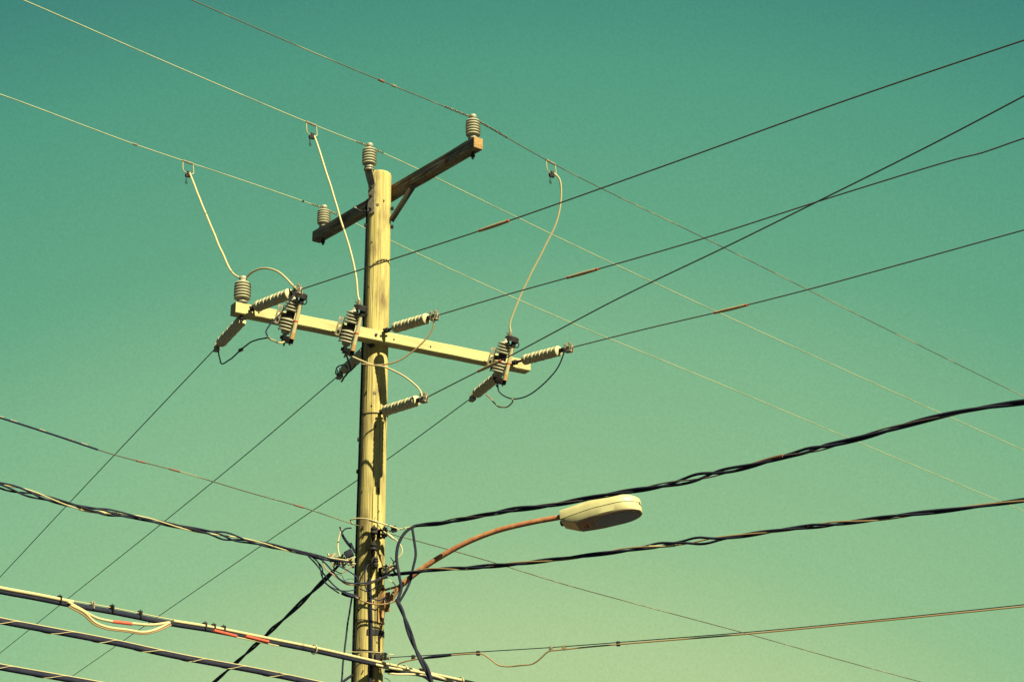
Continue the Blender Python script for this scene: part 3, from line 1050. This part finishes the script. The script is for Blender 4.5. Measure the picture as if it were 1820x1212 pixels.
# drop at right of the pole, coming down towards the street
P = spline([at(706, 1068, 15.72), at(716, 1088, 15.66), at(729, 1128, 15.5), at(742, 1160, 15.36), at(757, 1188, 15.22), at(768, 1212, 15.1), at(790, 1262, 14.85)], .05)
twisted('black twisted cable hanging down right of the pole to the bottom edge', extend(P, end=4), 2, .0125, .010, .9, 'twisted cables at the pole')
# drip loops on the right
def loop(P, rad, m, label, group='loose wires at the cable junction', name='drip_loop', step=.015):
    return wire(name, P, rad, m, label, 'wire', group, step=step)
loop(pixpath([(738, 934), (722, 944), (709, 965), (705, 990), (709, 1020), (713, 1045), (706, 1068)], 15.8, 15.72), .0125, 'black_cable', 'thick black drip loop right of the pole, nearest the pole')
loop(pixpath([(733, 940), (736, 960), (739, 985), (734, 1010), (728, 1035), (718, 1055), (708, 1072)], 15.8, 15.72), .0105, 'black_cable', 'thick black drip loop right of the pole, outer one')
loop(pixpath([(682, 1062), (690, 1070), (700, 1068), (708, 1062)], 15.85, 15.74), .0065, 'dark_wire', 'short dark wire joining the drip loops to the lamp bracket')
# pale wires around the pole
loop(pixpath([(626, 930), (623, 924), (632, 921), (650, 922), (672, 928), (690, 933), (706, 939)], 15.9, 15.8, .08), .0062, 'cream_wire', 'pale wire wrapping across the pole front above the cable junction')
loop(pixpath([(668, 926), (676, 936), (686, 948), (704, 960), (713, 972), (714, 982), (705, 993), (690, 1008)], 15.83, 15.8, .03), .0062, 'cream_wire', 'pale curled wire right of the pole at the cable junction')
loop(pixpath([(607, 940), (602, 958), (601, 975), (605, 992)], 15.98, 15.97), .0065, 'cream_wire', 'short pale wire left of the pole above the twisted cable')
loop(pixpath([(604, 936), (610, 950), (620, 965), (630, 977)], 15.98, 15.97), .007, 'dark_wire', 'dark wire pair left of the pole, upper strand')
loop(pixpath([(625, 938), (614, 939), (608, 947), (614, 962), (624, 974)], 15.97, 15.96), .0062, 'dark_wire', 'dark wire pair left of the pole, lower strand')
loop(pixpath([(548, 988), (562, 1002), (574, 1018), (590, 1036), (606, 1050), (622, 1058), (640, 1062)], 15.7, 15.85), .0065, 'dark_wire', 'lowest dark drip loop left of the pole')
loop(pixpath([(540, 982), (556, 990), (573, 1010), (574, 1028), (585, 1042), (603, 1054)], 15.72, 15.85), .0055, 'dark_wire', 'thin dark drip loop left of the pole')
loop(pixpath([(560, 985), (578, 1000), (592, 1016), (606, 1030), (624, 1036), (650, 1036), (676, 1028), (692, 1020)], 15.72, 15.78, .06), .0065, 'dark_wire', 'dark wire looping from the left cable across the pole front')
loop(pixpath([(574, 998), (578, 1008), (592, 1020), (610, 1034), (640, 1040), (668, 1034), (688, 1024)], 15.75, 15.8, .06), .005, 'tan_wire', 'tan wire looping from the left cable across the pole front')
loop(pixpath([(600, 1004), (620, 1014), (634, 1026), (640, 1040)], 15.85, 15.87), .0055, 'dark_wire', 'short dark wire curving onto the pole left side')
loop(pixpath([(629, 1059), (645, 1067), (660, 1073), (680, 1074), (696, 1070), (706, 1064)], 15.85, 15.76, .04), .0062, 'tan_wire', 'tan wire crossing the pole front below the lamp bracket')
loop(pixpath([(597, 1020), (608, 1022), (612, 1030), (622, 1028), (632, 1030)], 15.9, 15.92), .0022, 'dark_wire', 'hair-thin curly wire left of the pole')
loop(pixpath([(626, 1058), (618, 1110), (612, 1160), (607, 1212), (603, 1260)], 15.98, 15.98), .0075, 'dark_wire', 'dark cable hanging straight down close to the pole left side')
loop(pixpath([(634, 1195), (620, 1203), (606, 1214), (590, 1230)], 15.98, 15.9), .011, 'black_cable', 'dark cable at the bottom edge left of the pole')

loop(pixpath([(556, 984), (568, 1004), (572, 1024), (580, 1036), (596, 1046), (614, 1050), (632, 1048)], 15.74, 15.86), .0048, 'dark_wire', 'sagging dark wire ending at the pole above the black taped splice')
loop(pixpath([(590, 1000), (596, 1012), (606, 1018), (618, 1012), (628, 1004)], 15.88, 15.9), .0045, 'tan_wire', 'small tan wire loop hanging under the wedge connectors')
loop(pixpath([(640, 1046), (655, 1050), (668, 1042), (678, 1030), (690, 1026)], 15.85, 15.82, .05), .0045, 'dark_wire', 'dark wire curling up across the pole front to the pale spool')
loop(pixpath([(655, 1000), (648, 1020), (650, 1044), (660, 1062), (676, 1066), (688, 1058)], 15.86, 15.85, .03), .005, 'dark_wire', 'dark wire hanging in a hook on the pole front beside the lamp bracket')
loop(pixpath([(690, 1030), (700, 1036), (704, 1046), (698, 1056)], 15.8, 15.8), .004, 'cream_wire', 'tiny pale wire loop between the drip loops and the lamp arm')
loop(pixpath([(694, 990), (700, 1000), (698, 1012), (690, 1018)], 15.79, 15.8), .004, 'dark_wire', 'tiny dark wire hook above the pale spool clevis')
def sleeve_thing(P, rad, m, label, name='splice_sleeve', cat='splice', group='splices at the cable junction'):
    o = MB().tube(spline(P, .02), lambda f: rad * (.75 + .25 * min(1, 4 * f, 4 * (1 - f))), 10).build(name, m, None, loc=P[0])
    return tag(o, label, cat, group)
sleeve_thing(pixpath([(607, 1053), (620, 1057), (634, 1060)], 15.84, 15.86), .019, 'black_cable', 'black taped splice on the pole left side under the drip loops')
sleeve_thing(pixpath([(608, 1032), (616, 1036), (624, 1038)], 15.77, 15.78), .012, 'dark_metal', 'grey splice sleeve on the looping wire left of the pole')
sleeve_thing(pixpath([(656, 924), (664, 926), (672, 928)], 15.82, 15.81), .010, 'cream_wire', 'pale splice sleeve on the wire across the pole front')
sleeve_thing(pixpath([(684, 946), (692, 951), (699, 957)], 15.8, 15.79), .011, 'cream_wire', 'pale splice sleeve on the curled wire right of the pole')

# junction hardware -------------------------------------------------------
def clevis(c, out, label, r=.03, h=.055, mat_sp='porcelain'):
    """spool insulator in a metal clevis"""
    o = thing('spool_clevis', label, 'insulator', c - ZUP * h, 'spool clevises on the pole')
    out = Vector(out).normalized()
    sd = out.cross(ZUP)
    pr = [(r * .8, -h / 2), (r, -h * .35), (r * .95, -h * .2), (r * .62, 0), (r * .95, h * .2), (r, h * .35), (r * .8, h / 2)]
    MB().lathe(pr, c, ZUP, 18).build('spool', mat_sp, o)
    cm = MB()
    for z in (-h * .62, h * .62):
        cm.box(c - out * .03 + ZUP * z, out, sd, ZUP, .11, .03, .007, .001)
    cm.box(c - out * .085, out, sd, ZUP, .007, .03, h * 1.3, .001)
    cm.lathe([(.007, -h * .95), (.007, h * .95)], c, ZUP, 8)
    cm.build('clevis', 'dark_metal', o)
cr = at(683, 946, 15.83)
clevis(cr, (cr.x - PX, cr.y - PY, 0), 'dark spool clevis high on the pole right side', mat_sp='dark_metal')
cr = at(686, 1014, 15.82)
clevis(cr, (cr.x - PX, cr.y - PY, 0), 'pale spool clevis on the pole beside the lower twisted cable')
cr = at(668, 1000, 15.83)
clevis(cr, (cr.x - PX, cr.y - PY, 0), 'small dark spool clevis on the pole front at the cable junction', r=.022, h=.05, mat_sp='dark_metal')
cr = at(664, 962, 15.84)  # dark rack shape stands in mostly for shadow, partly for hardware
o = thing('shadow_rack', 'dark rack with two spools, standing in mostly for shadow on the pole front above the lamp arm', 'bracket', cr - ZUP * .2)
MB().box(cr - ZUP * .03, (1, 0, 0), (0, 1, 0), (0, 0, 1), .028, .012, .30, .003).build('strap', 'dark_metal', o)
for dz in (.075, -.06):
    q = cr + Vector((.004, -.045, dz))
    MB().lathe([(.022, -.028), (.030, -.018), (.028, -.010), (.018, 0), (.028, .010), (.030, .018), (.022, .028)], q, ZUP, 16).build('spool', 'dark_metal', o)
    k_ = MB().box(q + Vector((0, .025, .034)), (1, 0, 0), (0, 1, 0), (0, 0, 1), .026, .075, .006, .001)
    k_.box(q + Vector((0, .025, -.034)), (1, 0, 0), (0, 1, 0), (0, 0, 1), .026, .075, .006, .001)
    k_.lathe([(.006, -.05), (.006, .05)], q, ZUP, 8)
    k_.build('clevis', 'dark_metal', o)
# preformed dead ends
pf = MB().tube([at(690, 944, 15.83), at(736, 935, 15.82)], .006, 7)
pf.tube(helix(resample([at(690, 944, 15.83), at(736, 935, 15.82)], .006), .007, 0, .06), .0032, 5)
tag(pf.build('dead_end_grip', 'bare_wire', None, loc=at(690, 944, 15.83)), 'thin twisted grip tying the upper right cable to its clevis', 'grip')
tc_ = at(700, 940, 15.82)
tag(MB().box(tc_, (1, 0, .2), (0, 1, 0), (-.2, 0, 1), .045, .035, .05, .008).build('tap_clamp', 'dark_metal', None, loc=tc_), 'dark tap clamp beside the upper right clevis on the pole', 'clamp')
# finned connectors left of the pole
cc = at(608, 994, 15.94)
o = thing('cable_connector', 'cluster of pale and dark wedge connectors left of the pole', 'connector', cc)
rnd = random.Random(3)
for i in range(22):
    p = at(584 + i * 2.1, 990 + rnd.uniform(-7, 11) + i * .3, 15.93 + rnd.uniform(-.05, .04))
    d_ = Vector((rnd.uniform(-.9, .9), rnd.uniform(-.5, .5), rnd.uniform(.2, 1))).normalized()
    MB().box(p, d_, d_.orthogonal(), d_.cross(d_.orthogonal()), rnd.uniform(.035, .08), rnd.uniform(.009, .018), rnd.uniform(.009, .015), .003).build('wedge', 'cream_wire' if i % 3 == 0 else ('galvanised' if i % 3 == 1 else 'dark_metal'), o)
MB().tube([at(580, 990, 15.94), at(632, 1002, 15.94)], .0065, 8).build('link_bar', 'cream_wire', o)
tcx = at(620, 984, 15.95)
tb_ = MB().box(tcx, (1, 0, .5), (0, 1, 0), (-.5, 0, 1), .07, .05, .06, .01)
tb_.box(tcx + Vector((.03, 0, .05)), (1, 0, .5), (0, 1, 0), (-.5, 0, 1), .02, .02, .09, .004)
tag(tb_.build('tap_clamp', 'black_cable', None, loc=tcx), 'black tap clamp against the pole left side above the connectors', 'clamp')
# binding on the right lower cable
o = thing('cable_connector', 'pale and dark wire connectors beside the lamp arm root', 'connector', at(690, 1018, 15.8))
for i in range(9):
    p = at(684 + rnd.uniform(0, 18), 1006 + rnd.uniform(0, 22), 15.8 + rnd.uniform(-.04, .04))
    d_ = Vector((rnd.uniform(-1, 1), rnd.uniform(-.4, .4), rnd.uniform(-.3, 1))).normalized()
    MB().box(p, d_, d_.orthogonal(), d_.cross(d_.orthogonal()), rnd.uniform(.04, .07), .014, .014, .003).build('wedge', 'cream_wire' if i % 2 else 'dark_metal', o)

# vertical dark tube down the pole front, with straps
P = [Vector((PX + .012 + .02 * math.sin(z * 3), PY - pole_r(z) - .012, z)) for z in [5.36 - .06 * k for k in range(90)]]
P = [p for p in P if p.z > .2]
riser = MB().tube(P, .0125, 8).build('dark_tube', 'black_cable', None, loc=P[-1])
tag(riser, 'thin black tube running straight down the pole front from the junction', 'cable')
for z in (5.02, 4.78):
    ring = [Vector((PX + math.cos(q) * (pole_r(z) + .006), PY + math.sin(q) * (pole_r(z) + .006), z + .01 * math.sin(q * 2))) for q in [k * 2 * math.pi / 36 for k in range(37)]]
    MB().tube(ring, .0045, 6).build('strap_wire', 'dark_metal', pole)
z = 4.93
rr = pole_r(z)
hb_ = MB()
nn = 16
for zz in (z - .022, z + .022):
    for ro in (rr - .002, rr + .007):
        for k in range(nn + 1):
            q = R(-92) + R(110) * k / nn
            hb_.v.append(Vector((PX + math.cos(q) * ro, PY + math.sin(q) * ro, zz)))
n1 = nn + 1
for k in range(nn):
    hb_.f += [(n1 + k, n1 + k + 1, 3 * n1 + k + 1, 3 * n1 + k), (2 * n1 + k, 2 * n1 + k + 1, 3 * n1 + k + 1, 3 * n1 + k), (k, k + 1, n1 + k + 1, n1 + k)]
hb_.build('band', 'dark_metal', pole)

# ------------------------------------------------------------------ street lamp
AZS = -15
sb = at(694, 1060, 15.86)
lamp = thing('street_lamp', 'cream cobra head street lamp on a curved rusty arm fixed to the pole', 'street lamp', sb)
arm_px = [(694, 1066), (704, 1050), (720, 1034), (745, 1014), (780, 991), (825, 966), (880, 944), (940, 929), (1006, 917)]
P = spline([on(x, y, sb, AZS) for x, y in arm_px], .03)
MB().tube(P, .0215, 14).build('arm', 'rusty_pipe', lamp)
axd = (P[-1] - P[-6]).normalized()
tip = P[-1]
# bracket on the pole
bk = MB()
bc = Vector((PX, PY, sb.z)) + (sb - Vector((PX, PY, sb.z))).normalized() * (pole_r(sb.z) + .01)
nb = (bc - Vector((PX, PY, sb.z))).normalized()
sbn = nb.cross(ZUP)
bk.box(bc - ZUP * .05, nb, sbn, ZUP, .012, .07, .30, .004)
bk.box(bc + nb * .03 + sbn * .03 - ZUP * .03, nb, sbn, ZUP, .07, .006, .16, .002)
bk.box(bc + nb * .03 - sbn * .03 - ZUP * .03, nb, sbn, ZUP, .07, .006, .16, .002)
bko = bk.build('bracket', 'lamp_bracket_paint', lamp)
for z in (-.17, .07):
    MB().lathe([(.012, 0), (.012, .014)], bc + nb * .006 + ZUP * z, nb, 6).build('bolt', 'dark_metal', bko)
b1 = on(722, 1040, sb, AZS)
MB().tube(spline([bc + ZUP * .06, bc + ZUP * .065 + nb * .06, b1 + ZUP * .01], .02), .010, 8).build('brace', 'lamp_bracket_paint', lamp)
MB().tube(spline([bc - ZUP * .16 + nb * .012, bc - ZUP * .08 + nb * .03, on(704, 1050, sb, AZS)], .02), .017, 10).build('brace', 'lamp_bracket_paint', lamp)
# head, built along its own axis
tl = R(8)
ha = Vector((math.cos(R(AZS)) * math.cos(tl), math.sin(R(AZS)) * math.cos(tl), math.sin(tl)))
hs = Vector((-math.sin(R(AZS)), math.cos(R(AZS)), 0))
hs = (hs * math.cos(R(6)) + ha.cross(hs) * math.sin(R(-6))).normalized()
hu = ha.cross(hs)
if hu.z < 0:
    hu = -hu
HO = tip - ha * .032 - hu * .024
HL = .635
def half_w(s_):
    f = s_ / HL
    w = .085 + (.158 - .085) * min(1, f / .45) ** .8 if f < .45 else .158
    if f > .72:
        w *= math.sqrt(max(.0, 1 - ((f - .72) / .285) ** 2))
    return w
def head_pt(s_, x, z):
    return HO + ha * s_ + hs * x + hu * z
ST = [0, .01, .05, .1, .15, .2, .25, .3, .36, .42, .46, .50, .53, .56, .58, .60, .615, .626, .634]
SEAM = lambda s_: -.030 + .018 * (s_ / HL)
def loft(sections):
    mb_ = MB()
    n = len(sections[0])
    for sct in sections:
        mb_.v += sct
    for i in range(len(sections) - 1):
        for k in range(n):
            k2 = (k + 1) % n
            mb_.f.append((i * n + k, i * n + k2, (i + 1) * n + k2, (i + 1) * n + k))
    mb_.f.append(tuple(reversed(range(n))))
    mb_.f.append(tuple((len(sections) - 1) * n + k for k in range(n)))
    return mb_
secs = []
for s_ in ST:
    w = half_w(s_)
    f = s_ / HL
    zt = .066 + .008 * math.sin(math.pi * min(1, f * 1.1))
    zt *= 1 if f < .8 else math.sqrt(max(0.15, 1 - ((f - .8) / .24) ** 2))
    zs_ = SEAM(s_) + .003
    row = []
    prof = [(-1, 0), (-1.0, .35), (-.95, .62), (-.82, .84), (-.6, .95), (-.3, .99), (0, 1), (.3, .99), (.6, .95), (.82, .84), (.95, .62), (1.0, .35), (1, 0)]
    for x, z in prof:
        row.append(head_pt(s_, x * w, zs_ + (zt - zs_) * z))
    secs.append(row)
loft(secs).build('housing', 'lamp_paint', lamp)
secs = []
for s_ in ST:
    w = half_w(s_) * .985
    z1 = SEAM(s_) - .002
    f = s_ / HL
    z0 = z1 - (.058 if s_ > .12 else .012 + .046 * (s_ / .12))
    w2 = w * (.96 if s_ > .12 else .93)
    secs.append([head_pt(s_, x, z) for x, z in ((w, z1), (w2, z0 + .006), (w2 * .96, z0), (0, z0), (-w2 * .96, z0), (-w2, z0 + .006), (-w, z1), (0, z1))])
lower = loft(secs).build('lower_door', 'lamp_paint', lamp)
secs = []
for s_ in ST:
    w = half_w(s_) * .955
    z = SEAM(s_)
    secs.append([head_pt(s_, x, zz) for x, zz in ((w, z + .006), (w, z - .005), (-w, z - .005), (-w, z + .006))])
loft(secs).build('gasket', 'gasket', lamp)
# end slope plate, underside plate and lens
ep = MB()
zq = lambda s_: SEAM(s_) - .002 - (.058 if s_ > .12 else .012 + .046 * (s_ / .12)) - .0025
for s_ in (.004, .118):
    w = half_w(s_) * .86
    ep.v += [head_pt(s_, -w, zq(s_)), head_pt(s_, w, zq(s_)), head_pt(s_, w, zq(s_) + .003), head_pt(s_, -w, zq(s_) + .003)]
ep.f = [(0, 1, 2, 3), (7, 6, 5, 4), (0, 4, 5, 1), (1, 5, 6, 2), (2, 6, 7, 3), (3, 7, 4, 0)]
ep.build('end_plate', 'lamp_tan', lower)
def plate(s_list, wfun, dz, th, name, m, par):
    secs = []
    for s_ in s_list:
        w = wfun(s_)
        z = SEAM(max(s_, .13)) - .060 - dz
        secs.append([head_pt(s_, w, z), head_pt(s_, -w, z), head_pt(s_, -w, z + th), head_pt(s_, w, z + th)])
    return loft(secs).build(name, m, par)
plate([.125, .2, .25, .3, .36, .42, .46, .50, .53, .56, .58, .60, .615, .622], lambda s_: half_w(s_) * .90, .003, .003, 'underside', 'lamp_under', lower)
def lens_w(s_):
    c_, r_ = .43, .175
    u = (s_ - c_) / r_
    return .118 * max(.02, 1 - abs(u) ** 2.6) ** .5
ls = [.256, .26, .27, .285, .31, .34, .38, .43, .48, .52, .55, .575, .59, .6, .604]
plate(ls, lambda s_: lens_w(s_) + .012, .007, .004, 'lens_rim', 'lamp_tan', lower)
plate(ls, lens_w, .012, .005, 'lens', 'lamp_glass', lower)
plate([.15, .215], lambda s_: .045, .0065, .003, 'number_label', 'label_orange', lower)
# the digits 1 5 on the label, read from below
dg = MB()
def stroke(s0, x0, s1, x1):
    z = SEAM(.13) - .0705
    cx_, sx_ = (s0 + s1) / 2, abs(s1 - s0) + .006
    cy_, sy_ = (x0 + x1) / 2, abs(x1 - x0) + .006
    dg.box(head_pt(cx_, cy_, z + .018 * (cx_ - .13) / HL), ha, hs, hu, sx_, sy_, .002)
stroke(.166, .03, .166, -.025)
for q in ((.182, .03, .202, .03), (.182, .03, .182, .004), (.182, .004, .202, .004), (.202, .004, .202, -.025), (.182, -.025, .202, -.025)):
    stroke(*q)
dg.build('number', 'ink', lower)
pc_ = head_pt(.36, .02, .066)
ph = MB().lathe([(.03, 0), (.03, .012), (.022, .016)], pc_, hu, 16)
ph.build('photocell_base', 'dark_metal', lamp)
MB().box(head_pt(HL - .012, -.02, SEAM(HL)), ha, hs, hu, .022, .05, .03, .004).build('front_latch', 'dark_metal', lamp)
MB().box(head_pt(-.004, 0, -.03), ha, hs, hu, .03, .05, .03, .004).build('latch', 'dark_metal', lamp)

# ------------------------------------------------------------------ neutral wire through the junction
a = at(630, 932, 15.9)
Pl = extend(spline([on(x, y, a, 46) for x, y in [(-80, 718), (0, 742), (100, 774), (200, 807), (320, 838), (440, 874), (540, 902)]] + [a], .1), start=10)
Pr = extend(spline([a] + [on(x, y, a, 46) for x, y in [(680, 945), (745, 962), (860, 994), (1000, 1037), (1150, 1078), (1340, 1129), (1500, 1174), (1640, 1212), (1760, 1244)]], .1), end=16)
o = thing('neutral_wire', 'thin wire falling left to right, passing the pole above the lamp arm', 'wire', a)
MB().tube(Pl[:-1] + Pr, .0045, 7).build('conductor', 'dull_wire', o)
PN = Pl
for x0, x1, m_ in ((-60, 180, 'dark_wire'), (247, 264, 'brown_sleeve'), (297, 316, 'brown_sleeve'), (530, 546, 'brown_sleeve')):
    Q = sub(PN, s_at_px(PN, x0), s_at_px(PN, x1), .02)
    MB().tube(Q, .0075, 7).build('armor_wrap', m_, o)
for x0 in (2, 27, 80, 115, 130, 150):  # short pale pieces along the top imitate glints of light on the wrap
    s0 = s_at_px(PN, x0)
    Q = sub(PN, s0 - .03, s0 + .03, .006)
    MB().tube([q + ZUP * .008 for q in Q], .0035, 5).build('wrap_glint', 'cream_wire', o)

# ------------------------------------------------------------------ communication cables, lower left
AZC = 45
ac = at(668, 1180, 15.80)
main_px = [(-90, 1026), (0, 1046), (60, 1057), (130, 1071), (200, 1083), (300, 1103), (380, 1116), (470, 1134), (560, 1152), (640, 1170), (720, 1188), (790, 1203), (850, 1216), (930, 1236)]
P = extend(spline([on(x, y, ac, AZC) for x, y in main_px], .08), start=7, end=14)
comm = thing('communication_cable', 'thick black and cream cable bundle crossing the pole near the bottom edge', 'cable', ac, 'communication cables at lower left')
MB().tube([p - ZUP * .020 for p in P], .0165, 10).build('sheath', 'black_cable', comm)
MB().tube([p - ZUP * .006 + Vector((.008, .016, 0)) for p in P], .012, 8).build('sheath', 'black_cable', comm)
MB().tube([p + ZUP * .014 for p in P], .004, 6).build('messenger', 'cream_wire', comm)
CD = Vector((math.cos(R(AZC)), math.sin(R(AZC)), 0))
def offset(Q, dz, dn=-.004):
    nn = Vector((math.sin(R(AZC)), -math.cos(R(AZC)), 0))
    return [q + ZUP * dz + nn * dn for q in Q]
Q = sub(P, 0, s_at_px(P, 132), .05)
MB().tube(offset(Q, .003, .012), .0135, 10).build('pale_sheath', 'cream_wire', comm)
Q = sub(P, s_at_px(P, 300), cumlen(P)[-1], .05)
MB().tube(offset(Q, .003, .010), .0115, 10).build('pale_sheath', 'cream_wire', comm)
# drip loops of the pale cable
def onp(pts):
    q_ = ac + Vector((math.sin(R(AZC)), -math.cos(R(AZC)), 0)) * .02
    return [on(x, y, q_, AZC) for x, y in pts]
MB().tube(spline(onp([(120, 1069), (145, 1083), (170, 1097), (200, 1104), (240, 1108), (270, 1110), (300, 1106)]), .02), .0105, 10).build('drip_loop', 'cream_wire', comm)
MB().tube(spline(onp([(125, 1075), (150, 1088), (168, 1105), (190, 1114), (225, 1119), (255, 1123), (278, 1118), (302, 1106)]), .02), .0105, 10).build('drip_loop', 'cream_wire', comm)
MB().tube(spline(onp([(122, 1078), (148, 1092), (166, 1108), (188, 1117), (225, 1122), (256, 1126), (280, 1121), (304, 1110)]), .02), .006, 8).build('drip_loop', 'tan_wire', comm)
MB().tube(spline(onp([(200, 1104.2), (216, 1106), (234, 1108.2)]), .02), .0125, 10).build('red_sleeve', 'red_sleeve', comm)
nearp = Vector((math.sin(R(AZC)), -math.cos(R(AZC)), 0))
for x0, y0, x1, y1 in ((380, 1120, 420, 1130), (437, 1130, 477, 1140)):
    Q = [on(x0 + (x1 - x0) * k / 6, y0 + (y1 - y0) * k / 6, ac + nearp * .036, AZC) for k in range(7)]
    MB().tube(Q, .0115, 10).build('red_sleeve', 'red_sleeve', comm)
Q = [on(415 + 10 * k, 1130.5 + 2.1 * k, ac + nearp * .03, AZC) for k in range(9)]
MB().tube(Q, .005, 8).build('pale_jumper', 'cream_wire', comm)
for x0, m_ in ((105, 'galvanised'), (114, 'dark_metal'), (166, 'galvanised'), (193, 'galvanised'), (207, 'dark_metal'), (256, 'dark_metal'), (358, 'dark_metal'), (376, 'dark_metal'), (390, 'dark_metal'), (752, 'galvanised'), (768, 'galvanised')):
    s0 = s_at_px(P, x0)
    p = sub(P, s0 - .03, s0 + .03, .01)[2]
    cl = MB().box(p + ZUP * .022, CD, nearp, ZUP, .024, .020, .020, .004)
    cl.box(p + ZUP * .004, CD, nearp, ZUP, .012, .060, .050, .004)
    cl.tube([p + ZUP * .025, p + ZUP * .042 + CD * .006], .0035, 6)
    cl.build('cable_clip', m_, comm)
for x0 in (562, 722, 820):
    s0 = s_at_px(P, x0)
    p = sub(P, s0 - .03, s0 + .03, .01)[2] - ZUP * .008
    ring = [p + nearp * math.cos(q) * .036 + ZUP * math.sin(q) * .036 for q in [k * .4488 for k in range(15)]]
    MB().tube(ring, .0045, 6).build('tie_strap', 'cream_wire', comm)
def lashed(label, pts, rad, az, anchorY, anchor_px, glints, start, end):
    a_ = at(*anchor_px, anchorY)
    Pq = extend(spline([on(x, y, a_, az) for x, y in pts], .08), start=start, end=end)
    o_ = thing('communication_cable', label, 'cable', a_, 'communication cables at lower left')
    MB().tube([p - ZUP * rad * .5 for p in Pq], rad, 10).build('sheath', 'black_cable', o_)
    MB().tube([p + Vector((.01, .01, rad * .35)) for p in Pq], rad * .6, 8).build('sheath', 'black_cable', o_)
    MB().tube([p + ZUP * (rad + .001) + nearp * .002 for p in Pq], .0042, 6).build('messenger', 'cream_wire', o_)
    Q_ = resample(Pq, .02)
    lash = []
    for p, l, (t, n, bn) in zip(Q_, cumlen(Q_), frames(Q_)):
        a_2 = -2 * math.pi * l / .41 + 2.2 * noise.noise(Vector((l * 1.3, rad * 99, 0)))
        lash.append(p + (n * math.cos(a_2) + bn * math.sin(a_2)) * rad * 1.25)
    MB().tube([p - ZUP * rad * .3 for p in lash], .0024, 5).build('lashing_wire', 'cream_wire', o_)
    return o_
lashed('black lashed cable at lower left, just below the thick black and cream bundle', [(-90, 1082), (0, 1102), (100, 1121), (200, 1140), (320, 1166), (450, 1190), (560, 1213), (640, 1231)], .0175, AZC, 15.75, (560, 1213), 0, 6, 12)
lashed('black lashed cable crossing the bottom left corner', [(-90, 1165), (0, 1184), (90, 1200), (180, 1216), (260, 1232)], .0185, AZC, 15.4, (180, 1216), 0, 6, 12)
# lower right tails of the bundle
loop(pixpath([(640, 1172), (690, 1186), (740, 1193), (790, 1206), (830, 1222)], 15.77, 15.9), .010, 'cream_wire', 'cream cable curving off the pole at the bottom edge', name='tail_cable')
loop(pixpath([(684, 1192), (720, 1196), (755, 1202), (770, 1216), (780, 1235)], 15.95, 16.1), .013, 'black_cable', 'black cable curving off the pole right side at the bottom edge', name='tail_cable')
loop(pixpath([(690, 1196), (730, 1198), (760, 1200)], 15.93, 16.05), .008, 'cream_wire', 'short cream cable right of the pole at the bottom edge', name='tail_cable')
loop(pixpath([(683, 1204), (690, 1206), (696, 1214), (698, 1224)], 15.92, 15.92), .0028, 'dark_wire', 'thin dark wire tail right of the pole at the bottom edge', name='tail_cable')
cs = at(672, 1168, 15.83)
o = thing('suspension_clamp', 'dark bolted suspension clamp holding the thick bundle to the pole', 'clamp', cs)
MB().box(cs, CD, nearp, ZUP, .07, .03, .05, .006).build('jaw', 'dark_metal', o)
for k in (-.035, .02):
    MB().lathe([(.008, -.02), (.008, .05), (.014, .03), (.014, .05)], cs + CD * (.06 + k), nearp, 8).build('bolt', 'galvanised', o)
MB().box(at(683, 1166, 15.83), CD, nearp, ZUP, .03, .03, .06, .005).build('jaw', 'galvanised', o)

# ------------------------------------------------------------------ coax service line on the lower right
AZN = -28
an = at(690, 1168, 15.86)
P = extend(spline([an] + [on(x, y, an, AZN) for x, y in [(760, 1164), (850, 1158), (980, 1150), (1100, 1141), (1340, 1122), (1560, 1101), (1820, 1074), (1900, 1065)]], .1), end=8)
o = thing('service_line', 'thin service line running right near the bottom, with a tan drip loop', 'cable', an)
MB().tube(P, .0036, 6).build('messenger', 'dark_wire', o)
loc_ = an + Vector((0, -.01, -.01))
cx = [on(x, y, loc_, AZN) for x, y in [(706, 1186), (708, 1180), (720, 1175), (735, 1172), (760, 1168), (800, 1164), (848, 1161), (858, 1162), (872, 1171), (885, 1181), (900, 1184), (925, 1182), (947, 1179), (960, 1170), (975, 1157), (990, 1155), (1060, 1148), (1150, 1140.5), (1340, 1125), (1560, 1103.5), (1820, 1077), (1900, 1068)]]
Pc = extend(spline(cx, .02), end=8)
MB().tube(Pc, .0058, 7).build('coax', 'tan_wire', o)
Q = sub(Pc, s_at_px(Pc, 752), s_at_px(Pc, 806), .01)
MB().tube(Q, lambda f: .0085 + .004 * math.sin(math.pi * f), 8).build('taped_splice', 'black_cable', o)
for x0, m_ in ((735, 'dark_metal'), (848, 'dark_metal'), (981, 'galvanised'), (1010, 'galvanised'), (992, 'cream_wire'), (1105, 'dark_metal')):
    s0 = s_at_px(P, x0)
    p = sub(P, s0 - .03, s0 + .03, .01)[2]
    MB().box(p - ZUP * .01, (1, -.5, 0), (.5, 1, 0), ZUP, .026, .024, .036, .004).build('cable_clip', m_, o)
loop(pixpath([(616, 1157), (650, 1158), (676, 1160), (700, 1163)], 15.86, 15.85, .03), .0035, 'cream_wire', 'hair-thin pale wire crossing the pole above the thick bundle', name='tail_cable')

for o in bpy.data.objects:
    if '_org' in o:
        del o['_org']
